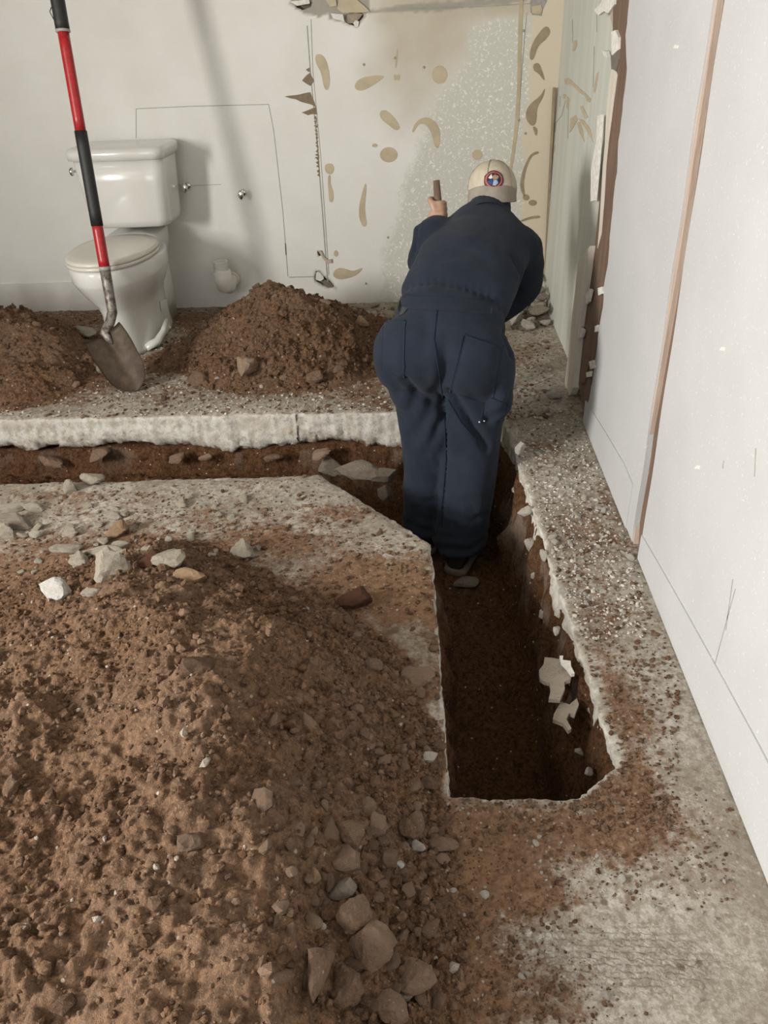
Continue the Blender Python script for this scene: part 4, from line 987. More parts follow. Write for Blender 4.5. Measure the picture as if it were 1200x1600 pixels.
# ================================================================== the person digging
def as_part(rings): return loft(rings)
def ellipsoid(c, r, rot=None, sub=3):
    bm = bmesh.new(); bmesh.ops.create_icosphere(bm, subdivisions=sub, radius=1.0)
    V = np.array([v.co for v in bm.verts])*np.array(r); F = np.array([[v.index for v in f.verts] for f in bm.faces], np.int32); bm.free()
    if rot is not None: V = V@np.array(rot).T
    return V+np.array(c), np.zeros((0, 4), np.int32), F
def remesh(name, parts, voxel, smooth=6):
    Vs, Q, T = [], [], []; at = 0
    for V, q, t in parts:
        Vs.append(V)
        if len(q): Q.append(np.asarray(q)+at)
        if len(t): T.append(np.asarray(t)+at)
        at += len(V)
    me = mesh_np(name, np.concatenate(Vs), [np.concatenate(Q) if Q else [], np.concatenate(T) if T else []])
    o = bpy.data.objects.new(name, me); COL.objects.link(o)
    m = o.modifiers.new('r', 'REMESH'); m.mode = 'VOXEL'; m.voxel_size = voxel
    s = o.modifiers.new('s', 'SMOOTH'); s.factor = 0.5; s.iterations = smooth
    dg = bpy.context.evaluated_depsgraph_get(); dg.update()
    out = bpy.data.meshes.new_from_object(o.evaluated_get(dg)); bpy.data.objects.remove(o); bpy.data.meshes.remove(me)
    out.name = name
    for p in out.polygons: p.use_smooth = True
    return out
def verts_of(me):
    V = np.zeros(len(me.vertices)*3, np.float32); me.vertices.foreach_get('co', V)
    N = np.zeros(len(me.vertices)*3, np.float32); me.vertices.foreach_get('normal', N)
    return V.reshape(-1, 3).astype(float), N.reshape(-1, 3).astype(float)
V3 = lambda *a: Vector(a)
def smooth_path(P, Rr, k=4):
    """Catmull-Rom through joints, radii interpolated"""
    P = [Vector(p) for p in P]; Rr = [r if isinstance(r, tuple) else (r, r) for r in Rr]; op, orr = [], []
    for i in range(len(P)-1):
        p0, p1, p2, p3 = P[max(i-1, 0)], P[i], P[i+1], P[min(i+2, len(P)-1)]
        for j in range(k):
            t = j/k
            op.append(0.5*((2*p1)+(p2-p0)*t+(2*p0-5*p1+4*p2-p3)*t*t+(3*p1-p0-3*p2+p3)*t**3))
            orr.append(tuple(Rr[i][q]+(Rr[i+1][q]-Rr[i][q])*t for q in (0, 1)))
    return op+[P[-1]], orr+[Rr[-1]]
def limb(P, Rr, n=20, up=(0, 0, 1)):
    p, r = smooth_path(P, Rr); return loft(tube_rings(p, r, n, up))

TOOL_T, TOOL_B = Vector(py(682, 282, 2.99)), V3(0.135, 2.60, -0.425)
TOOL_AX = (TOOL_T-TOOL_B).normalized()
def on_tool(z): return TOOL_B+(TOOL_T-TOOL_B)*((z-TOOL_B.z)/(TOOL_T.z-TOOL_B.z))
HL, HR = on_tool(0.705), on_tool(0.30)           # where the hands close on the tool
PEL, WAI, CHE, SHO, NEC = V3(0.062, 2.375, 0.405), V3(0.098, 2.475, 0.500), V3(0.150, 2.61, 0.585), V3(0.198, 2.74, 0.645), V3(0.228, 2.86, 0.715)
HEAD = V3(0.245, 2.94, 0.765)
LEG_R = [V3(0.135, 2.385, 0.38), V3(0.150, 2.375, 0.24), V3(0.155, 2.345, 0.06), V3(0.140, 2.315, -0.14), V3(0.118, 2.305, -0.325)]
LEG_L = [V3(0.000, 2.395, 0.38), V3(-0.002, 2.405, 0.24), V3(0.006, 2.40, 0.05), V3(0.004, 2.41, -0.15), V3(-0.004, 2.425, -0.325)]
ARM_R = [V3(0.320, 2.735, 0.625), V3(0.352, 2.775, 0.535), V3(0.345, 2.82, 0.455), V3(0.24, 2.82, 0.37)]
ARM_L = [V3(0.050, 2.755, 0.665), V3(0.022, 2.77, 0.60), V3(0.010, 2.82, 0.575), V3(0.024, 2.91, 0.64)]
WR_R, WR_L = HR+V3(0.055, -0.02, 0.015), HL+V3(-0.012, -0.055, -0.030)
def hand(H, W, side):
    """palm beside the tool and five fingers closed round it"""
    a = TOOL_AX; to = (H-W); to = (to-a*to.dot(a)).normalized(); s = a.cross(to).normalized()
    parts = [limb([W, W+(H-W)*0.35, H-to*0.026], [(0.026, 0.022), (0.032, 0.02), (0.036, 0.017)], 14, up=a)]
    for k in range(4):                                       # fingers, index uppermost
        z = 0.030-0.020*k; ln = (2.5, 2.8, 2.65, 2.2)[k]; pts = []
        for j in range(7):
            th = ln*j/6; rr = 0.0255
            pts.append(H + a*z - to*rr*math.cos(th) + s*side*rr*math.sin(th)*1.0)
        parts.append(limb(pts, [0.0098, 0.0098, 0.0096, 0.0094, 0.009, 0.0085, 0.006], 10, up=a))
    pts = [W+(H-W)*0.45+a*0.012, H-to*0.030-s*side*0.012+a*0.030, H-to*0.014-s*side*0.026+a*0.046, H+to*0.008-s*side*0.025+a*0.052, H+to*0.020-s*side*0.014+a*0.052]
    parts.append(limb(pts, [0.013, 0.012, 0.0105, 0.0095, 0.006], 10, up=a))
    return parts
person = empty('person', (0.07, 2.36, -0.44), 'person in navy coveralls and beige cap bending over to dig in the trench', 'person')
body_parts = [limb([PEL, WAI, CHE, SHO, NEC], [(0.14, 0.10), (0.125, 0.085), (0.14, 0.09), (0.15, 0.075), (0.055, 0.055)], 24),
              limb([NEC-V3(0, 0.03, 0.03), NEC, HEAD], [0.05, 0.052, 0.052], 16),
              limb(LEG_R+[V3(0.115, 2.31, -0.395)], [0.085, 0.08, 0.058, 0.052, 0.04, 0.04]), limb(LEG_L+[V3(-0.004, 2.43, -0.395)], [0.085, 0.08, 0.058, 0.052, 0.04, 0.04]),
              limb(ARM_R+[WR_R], [0.052, 0.045, 0.038, 0.032, 0.026]), limb(ARM_L+[WR_L], [0.052, 0.045, 0.038, 0.032, 0.026])]
UPH = V3(0.02, 0.42, 0.90).normalized(); FWH = V3(0.05, 0.90, -0.42).normalized(); SDH = FWH.cross(UPH).normalized(); RH = Matrix((SDH, FWH, UPH)).transposed()
def hp(x, y, z): return HEAD + SDH*x + FWH*y + UPH*z
body_parts += [ellipsoid(HEAD, (0.070, 0.088, 0.098), RH), ellipsoid(hp(0, 0.045, -0.055), (0.052, 0.050, 0.058), RH),
               ellipsoid(hp(0, 0.098, -0.012), (0.012, 0.016, 0.020), RH, 2), ellipsoid(hp(0, 0.092, 0.022), (0.05, 0.012, 0.012), RH, 2), ellipsoid(hp(0, 0.085, -0.050), (0.024, 0.012, 0.008), RH, 2),
               ellipsoid(hp(0.077, -0.005, 0.0), (0.010, 0.018, 0.030), RH, 2), ellipsoid(hp(-0.077, -0.005, 0.0), (0.010, 0.018, 0.030), RH, 2)]
body_parts += hand(HR, WR_R, 1) + hand(HL, WR_L, -1)
adopt(link('body', remesh('body', body_parts, 0.0055, 3), M['skin']), person)
for s in (-1, 1):
    e = adopt(link('eye', mesh_np('eye', *(lambda q: (q[0], q[2]))(ellipsoid(hp(s*0.030, 0.088, 0.004), (0.011, 0.008, 0.008), RH, 2))), plain('eye_white', (0.7, 0.68, 0.65), 0.2, bump=0)), person)
hair = limb([hp(0, -0.062, -0.005), hp(0, -0.066, -0.05), hp(0, -0.052, -0.085)], [(0.066, 0.035), (0.064, 0.032), (0.05, 0.02)], 18)
adopt(link('hair', remesh('hair', [hair, ellipsoid(hp(0, -0.012, 0.0), (0.076, 0.084, 0.066), RH)], 0.008, 3), M['hair']), person)

def bvh_of(me): return BVHTree.FromPolygons([v.co for v in me.vertices], [list(p.vertices) for p in me.polygons])
def coverall():
    P = [limb([V3(0.055, 2.345, 0.36), PEL+V3(0, 0, 0.01), V3(0.085, 2.45, 0.48), WAI+V3(0, 0.025, 0.02), V3(0.125, 2.555, 0.56), CHE+V3(0.004, 0.02, 0.015), SHO, V3(0.215, 2.81, 0.69), NEC], [(0.155, 0.12), (0.180, 0.132), (0.180, 0.128), (0.180, 0.12), (0.178, 0.118), (0.178, 0.118), (0.178, 0.098), (0.125, 0.075), (0.072, 0.066)], 32),
         ellipsoid((-0.012, 2.365, 0.405), (0.135, 0.125, 0.13)), ellipsoid((0.130, 2.355, 0.385), (0.14, 0.13, 0.14)), ellipsoid((0.06, 2.34, 0.41), (0.15, 0.11, 0.11)),
         ellipsoid((-0.095, 2.375, 0.385), (0.068, 0.10, 0.115)), ellipsoid((-0.06, 2.39, 0.28), (0.06, 0.09, 0.09)), ellipsoid((0.228, 2.365, 0.335), (0.064, 0.095, 0.11)), ellipsoid((0.233, 2.335, 0.245), (0.05, 0.075, 0.07)), ellipsoid((0.21, 2.35, 0.18), (0.05, 0.08, 0.08)),
         limb(LEG_R, [(0.118, 0.12), (0.112, 0.112), (0.096, 0.098), (0.096, 0.096), (0.092, 0.094)], 24), limb(LEG_L, [(0.112, 0.112), (0.098, 0.10), (0.088, 0.092), (0.082, 0.088), (0.082, 0.088)], 24),
         limb(ARM_R+[WR_R+(ARM_R[-1]-WR_R)*0.25], [0.088, 0.072, 0.068, 0.056, 0.046], 20), limb(ARM_L+[WR_L+(ARM_L[-1]-WR_L)*0.25], [0.086, 0.070, 0.064, 0.052, 0.042], 20),
         ellipsoid(ARM_R[0], (0.080, 0.085, 0.075)), ellipsoid(ARM_L[0], (0.078, 0.08, 0.07))]
    me = remesh('coverall', P, 0.0085, 9)
    V, N = verts_of(me); x, y, z = V.T
    # cloth folds: long creases on the legs, soft ones over the back, gathers at the waist
    leg = sstep(0.30, 0.15, z)
    f1 = 1-np.abs(fbm3(x*1.6+0.3*z, y*1.6, z*0.75, 9, 3, 401))
    f2 = fbm3(x, y, z, 7, 3, 403)
    slant = np.where(x > 0.075, z*0.8+x*1.7, z*0.8-x*1.7)
    f3 = np.sin(slant*60+6*fbm3(x, y, z, 5, 2, 405))
    crotch = np.exp(-(((x-0.07)/0.13)**2+((z-0.20)/0.12)**2))
    d = 0.006*f2 + leg*0.011*(f1-0.75) + 0.006*f3*crotch + 0.003*(1-leg)*(1-np.abs(fbm3(x, y, z, 20, 2, 407)))
    hem = sstep(-0.18, -0.33, z); d = d + hem*0.008*np.sin(z*95+8*fbm3(x, y, z, 6, 2, 409))
    Wp = np.array(WAI); A = np.array((SHO-PEL).normalized()); wd = (V-Wp)@A
    gather = np.exp(-(wd/0.020)**2); d = d - 0.011*gather + 0.003*gather*np.sin(x*260)
    V2 = V + N*d[:, None]
    # valley between the legs and up the seat
    g = np.exp(-((x-0.062-0.02*(z-0.4))/0.022)**2)*sstep(2.40, 2.30, y)*sstep(0.52, 0.40, z)*sstep(0.16, 0.3, z)
    V2[:, 1] += 0.022*g
    me.vertices.foreach_set('co', V2.astype(np.float32).ravel()); me.update()
    bv = bvh_of(me)                                          # pressed-in folds under the seat, between the legs, across the thigh
    for line, dep, wid in [([(634, 594), (655, 618), (690, 636)], 0.020, 0.016), ([(703, 612), (722, 640), (745, 675), (762, 702)], 0.026, 0.015), ([(692, 622), (697, 690), (694, 760), (688, 830)], 0.024, 0.014),
                           ([(760, 655), (790, 640), (800, 612)], 0.014, 0.012), ([(652, 352), (648, 390), (634, 428), (624, 452)], 0.016, 0.010), ([(640, 680), (665, 705), (690, 712)], 0.010, 0.016), ([(630, 770), (660, 785), (690, 780)], 0.010, 0.014), ([(700, 800), (735, 815), (765, 800)], 0.010, 0.014),
                           ([(790, 500), (786, 525), (800, 560)], 0.016, 0.012), ([(700, 400), (735, 392), (765, 410)], 0.007, 0.03), ([(800, 400), (815, 430), (806, 465)], 0.012, 0.014)]:
        pts = []
        for a, b in zip(line[:-1], line[1:]):
            for k in range(8):
                q = (a[0]+(b[0]-a[0])*k/8, a[1]+(b[1]-a[1])*k/8); h = bv.ray_cast(Vector(CAM_C), Vector(ray(*q)).normalized())
                if h[0] is not None: pts.append(list(h[0]))
        if not pts: continue
        pts = np.array(pts); dm = np.full(len(V2), 9.0)
        for q in pts: dm = np.minimum(dm, ((V2-q)**2).sum(1))
        V2 = V2 - N*(dep*np.exp(-dm/wid**2) - 0.35*dep*np.exp(-dm/(wid*2.4)**2))[:, None]
    me.vertices.foreach_set('co', V2.astype(np.float32).ravel()); me.update()
    return me
cov_me = coverall(); COV = adopt(link('coverall', cov_me, M['navy']), person)
BV = bvh_of(cov_me)
def on_cloth(px, pyy):
    d = Vector(ray(px, pyy)).normalized(); h = BV.ray_cast(Vector(CAM_C), d)
    return (h[0], h[1]) if h[0] is not None else (None, None)
def seam(P, r=0.0028, name='seam', mt=None):
    pts = []
    for a, b in zip(P[:-1], P[1:]):
        n = max(2, int(math.dist(a, b)/5))
        for k in range(n): pts.append((a[0]+(b[0]-a[0])*k/n, a[1]+(b[1]-a[1])*k/n))
    pts.append(P[-1]); out = []
    for p in pts:
        h, nn = on_cloth(*p)
        if h is not None and (not out or (h-out[-1]).length < 0.06): out.append(h+nn*0.0006)
    if len(out) > 2:
        o = tube(name, out, [r]*len(out), mt or M['navy_seam'], COV, 6); return o
def patch(name, quad, nu, nv, th, puff):
    """a cloth patch lying on the coverall: quad = picture points top-left, top-right, bottom-right, bottom-left"""
    q = [np.array(p, float) for p in quad]; top = []; ok = True
    for j in range(nv+1):
        for i in range(nu+1):
            u, v = i/nu, j/nv
            uu = u; vv = v
            p = (q[0]*(1-uu)+q[1]*uu)*(1-vv)+(q[3]*(1-uu)+q[2]*uu)*vv
            h, nn = on_cloth(*p)
            if h is None:
                h, nn = BV.find_nearest(Vector(py(p[0], p[1], 2.36)))[:2]
            top.append((h, nn))
    H = np.array([list(t[0]) for t in top]); Nn = np.array([list(t[1]) for t in top]); k = nu+1
    G_ = Nn.reshape(nv+1, nu+1, 3).copy()
    for _ in range(4):
        G2 = G_.copy(); G2[1:-1, 1:-1] = (G_[1:-1, 1:-1]*2+G_[:-2, 1:-1]+G_[2:, 1:-1]+G_[1:-1, :-2]+G_[1:-1, 2:])/6; G_ = G2
    Nn = G_.reshape(-1, 3); Nn /= np.linalg.norm(Nn, axis=1)[:, None]
    uu = np.tile(np.linspace(0, 1, nu+1), nv+1); vv = np.repeat(np.linspace(0, 1, nv+1), nu+1)
    hgt = th + puff*np.sin(np.pi*uu)**0.6*np.sin(np.pi*np.clip(0.15+0.85*vv, 0, 1))**0.6
    V = np.vstack([H+Nn*hgt[:, None], H-Nn*0.003]); n = len(H); F = []
    for j in range(nv):
        for i in range(nu):
            a = (j*k+i, j*k+i+1, (j+1)*k+i+1, (j+1)*k+i); F += [a, tuple(n+t for t in reversed(a))]
    rim = list(range(k))+[j*k+nu for j in range(1, nv+1)]+[nv*k+i for i in range(nu-1, -1, -1)]+[j*k for j in range(nv-1, 0, -1)]
    for a, b in zip(rim, rim[1:]+rim[:1]): F.append((a, b, n+b, n+a))
    return link(name, mesh_np(name, V, np.array(F, np.int32)), M['navy'], COV)
patch('back_pocket', [(599, 503), (633, 503), (631, 588), (597, 578)], 12, 18, 0.003, 0.006)
patch('back_pocket', [(726, 524), (784, 546), (768, 634), (704, 612)], 14, 18, 0.003, 0.009)
patch('cargo_flap', [(757, 618), (793, 632), (786, 658), (752, 652)], 10, 8, 0.003, 0.005)
patch('waistband', [(622, 462), (772, 470), (768, 490), (618, 482)], 30, 6, 0.002, 0.003)
for P in [[(597, 501), (634, 501)], [(634, 503), (627, 540), (632, 570), (631, 590)], [(724, 522), (786, 546)], [(724, 524), (714, 570), (703, 612)], [(620, 458), (690, 468), (775, 470)], [(683, 480), (678, 530), (686, 585), (692, 622)], [(662, 340), (655, 375), (640, 420), (630, 445)],
          [(694, 640), (697, 720), (690, 800)], [(700, 625), (720, 660), (745, 690)]]:
    seam(P)
for px_, py_ in [(749, 659), (756, 658)]:
    h, nn = on_cloth(px_, py_)
    if h is not None: lathe('snap', [(0.003, 0), (0.003, 0.002), (0.001, 0.003)], M['snap'], COV, 8, frame_z(nn, h+nn*0.001))
# collar standing round the neck
cr = []
for t, r, th in ((-0.035, 0.085, 0), (0.0, 0.079, 0), (0.028, 0.076, 0), (0.03, 0.070, 0), (0.0, 0.068, 0)):
    c = NEC+(HEAD-NEC).normalized()*t; cr.append([c + SDH*(r*math.cos(a)) + (HEAD-NEC).normalized().cross(SDH).normalized()*(r*math.sin(a)) for a in [2*math.pi*k/28 for k in range(28)]])
Vc, Fc, Tc = loft(cr, True, False); link('collar', mesh_np('collar', Vc, Fc), M['navy'], COV)

# cap with round emblem
CAPC = hp(0.0, -0.004, 0.012)
def cap_pt(th, ph, k=1.0): return CAPC + SDH*(0.089*k*math.sin(ph)*math.cos(th)) + FWH*(0.105*k*math.sin(ph)*math.sin(th)) + UPH*(0.100*k*math.cos(ph))
rings = [[cap_pt(2*math.pi*i/36, R(a), k) for i in range(36)] for a, k in ((2, 1), (15, 1), (30, 1), (45, 1), (60, 1), (75, 1), (90, 1.0), (100, 0.99), (101, 0.96), (85, 0.965))]
Vc, Fc, Tc = loft(rings); Tc = Tc[::2]
cap_me = mesh_np('cap', Vc, [Fc, Tc]); CAP = adopt(link('cap', cap_me, M['cap']), person)
cb = bvh_of(cap_me)
lathe('button', [(0.011, -0.003), (0.010, 0.004), (0.004, 0.007)], M['cap'], CAP, 14, frame_z(UPH, CAPC+UPH*0.100))
for i in range(6):
    tube('panel_seam', [cap_pt(2*math.pi*i/6+0.3, R(a), 1.002) for a in range(6, 100, 8)], [0.0014]*12, M['cap_bill'], CAP, 6)
# bill hanging at the nape
bl = []
for j in range(9):
    t = j/8; row = []
    for i in range(25):
        a = -1.15+2.3*i/24; rr = 1.0+0.16*t*math.cos(a)**0.7
        row.append(CAPC + SDH*(0.0905*(1+0.03*t)*math.sin(a)) - FWH*(0.104*rr*math.cos(a)) - UPH*(0.008+0.060*t*math.cos(a)**0.5))
    bl.append(row)
Vb = np.array([list(p) for r_ in bl for p in r_]); nb = len(Vb); Vb = np.vstack([Vb, Vb-np.array(UPH)*0.004]); Fb = []
for j in range(8):
    for i in range(24):
        q = (j*25+i, j*25+i+1, (j+1)*25+i+1, (j+1)*25+i); Fb += [q, tuple(nb+t for t in reversed(q))]
for i in range(24): Fb.append((8*25+i, 8*25+i+1, nb+8*25+i+1, nb+8*25+i))
for j in range(8): Fb += [(j*25, (j+1)*25, nb+(j+1)*25, nb+j*25), (j*25+24, (j+1)*25+24, nb+(j+1)*25+24, nb+j*25+24)]
link('bill', mesh_np('bill', Vb, np.array(Fb, np.int32)), M['cap_bill'], CAP)
def emblem_shape(name, outline, off, mt, parent):
    """flat embroidered shape following the crown; outline in cap-emblem units (1 = rim radius)"""
    c, nn, _, _ = cb.ray_cast(Vector(CAM_C), Vector(ray(771, 281)).normalized())
    if nn.dot(Vector(CAM_C)-c) < 0: nn = -nn
    rt = Vector(CR); rt = (rt-nn*rt.dot(nn)).normalized(); up = nn.cross(rt).normalized()
    cx = sum(p[0] for p in outline)/len(outline); cy = sum(p[1] for p in outline)/len(outline); pts = []
    for k in (0.0, 0.35, 0.7, 1.0):
        for u, v in outline:
            q = c+rt*((cx+(u-cx)*k)*0.038)+up*((cy+(v-cy)*k)*0.035)
            h = cb.find_nearest(q); n2 = (q-c)
            pts.append(h[0]+nn*off)
    n = len(outline); F = []
    for r_ in range(3):
        for i in range(n): F.append((r_*n+i, r_*n+(i+1) % n, (r_+1)*n+(i+1) % n, (r_+1)*n+i))
    V = np.array([list(p) for p in pts]); m = len(V); V = np.vstack([V, V-np.array(nn)*0.002]); F += [tuple(m+t for t in reversed(f)) for f in F]
    for i in range(n): F.append((3*n+i, 3*n+(i+1) % n, m+3*n+(i+1) % n, m+3*n+i))
    return link(name, mesh_np(name, V, np.array(F, np.int32), smooth=False), mt, parent)
ci = lambda r, x=0, y=0, n=28, sy=1: [(x+r*math.cos(2*math.pi*k/n), y+r*sy*math.sin(2*math.pi*k/n)) for k in range(n)]
EM = emblem_shape('emblem', ci(1.0), 0.0022, M['em_navy'], CAP)
for nm, ol, of, mt in [('emblem_ring', ci(0.90), 0.0030, 'em_red'), ('emblem_ring', ci(0.80), 0.0036, 'em_tan'), ('emblem_ring', ci(0.72), 0.0042, 'em_red'), ('emblem_field', ci(0.64), 0.0048, 'em_navy'),
                       ('emblem_figure', [(-0.52, 0.18), (-0.2, 0.55), (-0.12, 0.1), (-0.3, 0.05)], 0.0056, 'em_white'), ('emblem_figure', [(-0.2, 0.25), (0.1, 0.45), (0.5, 0.3), (0.35, 0.0), (0.0, -0.05)], 0.0056, 'em_tan'),
                       ('emblem_figure', [(-0.6, -0.15), (-0.1, 0.0), (-0.05, -0.5), (-0.4, -0.5)], 0.0056, 'em_blue'), ('emblem_figure', [(0.0, -0.1), (0.28, -0.05), (0.42, -0.35), (0.2, -0.6), (-0.1, -0.6)], 0.0058, 'em_sky'), ('emblem_figure', [(0.05, 0.6), (0.15, 0.75), (0.22, 0.55), (0.12, 0.35)], 0.006, 'em_red')]:
    emblem_shape(nm, ol, of, M[mt], CAP)

# boots on the trench floor
def boot(heel, toe):
    h = Vector(heel); t = Vector(toe); f = (t-h).normalized(); s = f.cross(V3(0, 0, 1)).normalized(); L = (t-h).length
    zf = heel[2]
    def sec(u, hw, z0, z1, n=20):
        c = h+f*(L*u); out = []
        for k in range(n):
            a = 2*math.pi*k/n; x = hw*math.copysign(abs(math.cos(a))**0.7, math.cos(a)); z = (z0+z1)/2+(z1-z0)/2*math.copysign(abs(math.sin(a))**0.7, math.sin(a))
            out.append((c.x+s.x*x, c.y+s.y*x, zf+z))
        return out
    up = remesh('boot', [loft([sec(0.0, 0.02, 0.03, 0.09), sec(0.03, 0.036, 0.022, 0.13), sec(0.18, 0.042, 0.022, 0.16), sec(0.36, 0.044, 0.022, 0.13), sec(0.55, 0.05, 0.022, 0.088), sec(0.75, 0.054, 0.022, 0.075), sec(0.92, 0.042, 0.022, 0.062), sec(1.0, 0.015, 0.026, 0.045)]),
                         limb([h+f*L*0.16+V3(0, 0, 0.05), h+f*L*0.16+V3(0, 0, 0.13), h+f*L*0.16+V3(0, 0, 0.19)], [0.042, 0.044, 0.046], 18)], 0.007, 3)
    b = adopt(link('boot', up, M['boot']), person)
    rr = [sec(0.0-0.01, 0.025, 0.0, 0.03), sec(0.03, 0.043, 0.0, 0.033), sec(0.2, 0.046, 0.0, 0.033), sec(0.4, 0.045, 0.0, 0.03), sec(0.6, 0.054, 0.0, 0.03), sec(0.78, 0.058, 0.0, 0.03), sec(0.94, 0.045, 0.0, 0.03), sec(1.02, 0.016, 0.004, 0.028)]
    V, F, T = loft(rr); link('sole', mesh_np('sole', V, [F, T]), M['sole'], b)
def tz(x, y): return trench_z(x, y)
boot((0.100, 2.245, tz(0.10, 2.30)-0.004), (0.195, 2.500, tz(0.10, 2.30)-0.004))
boot((-0.005, 2.375, tz(0.0, 2.45)-0.004), (0.03, 2.640, tz(0.0, 2.45)-0.004))

# the tool in the hands
dt = empty('digging_tool', TOOL_B, 'wooden tool handle rising in front of the bent person', 'tool')
tl = (TOOL_T-TOOL_B); n_ = 12
adopt(tube('handle', [TOOL_B+tl*(0.10+0.90*k/n_) for k in range(n_+1)], [0.0155]*n_+[0.012], M['handle_wood'], n=14), dt)
hd = TOOL_B
bm = bmesh.new(); sx_ = tl.normalized().cross(V3(0, 1, 0)).normalized()
rot = Matrix((sx_, tl.normalized().cross(sx_).normalized(), tl.normalized())).transposed()
box_bm(bm, hd+tl*0.075, (0.10, 0.012, 0.17), rot, 0.005); adopt(link('blade', bm_mesh('blade', bm), M['worn_steel']), dt)
# ================================================================== stones, clods and crumbs
SH = {}
def shp(kind, i, sub=3):
    k = (kind, i)
    if k not in SH:
        if kind == 'clod': SH[k] = rock_me('soil_clod', 500+i, sub, M['clod'], flat=0.85, angular=0.95, rough=0.20)
        else:
            SH[k] = rock_me(kind+'_piece', 600+i, sub, M[kind], flat=(0.85, 0.95, 0.78, 0.9)[i % 4], angular=0.96, rough=0.08)
    return SH[k]
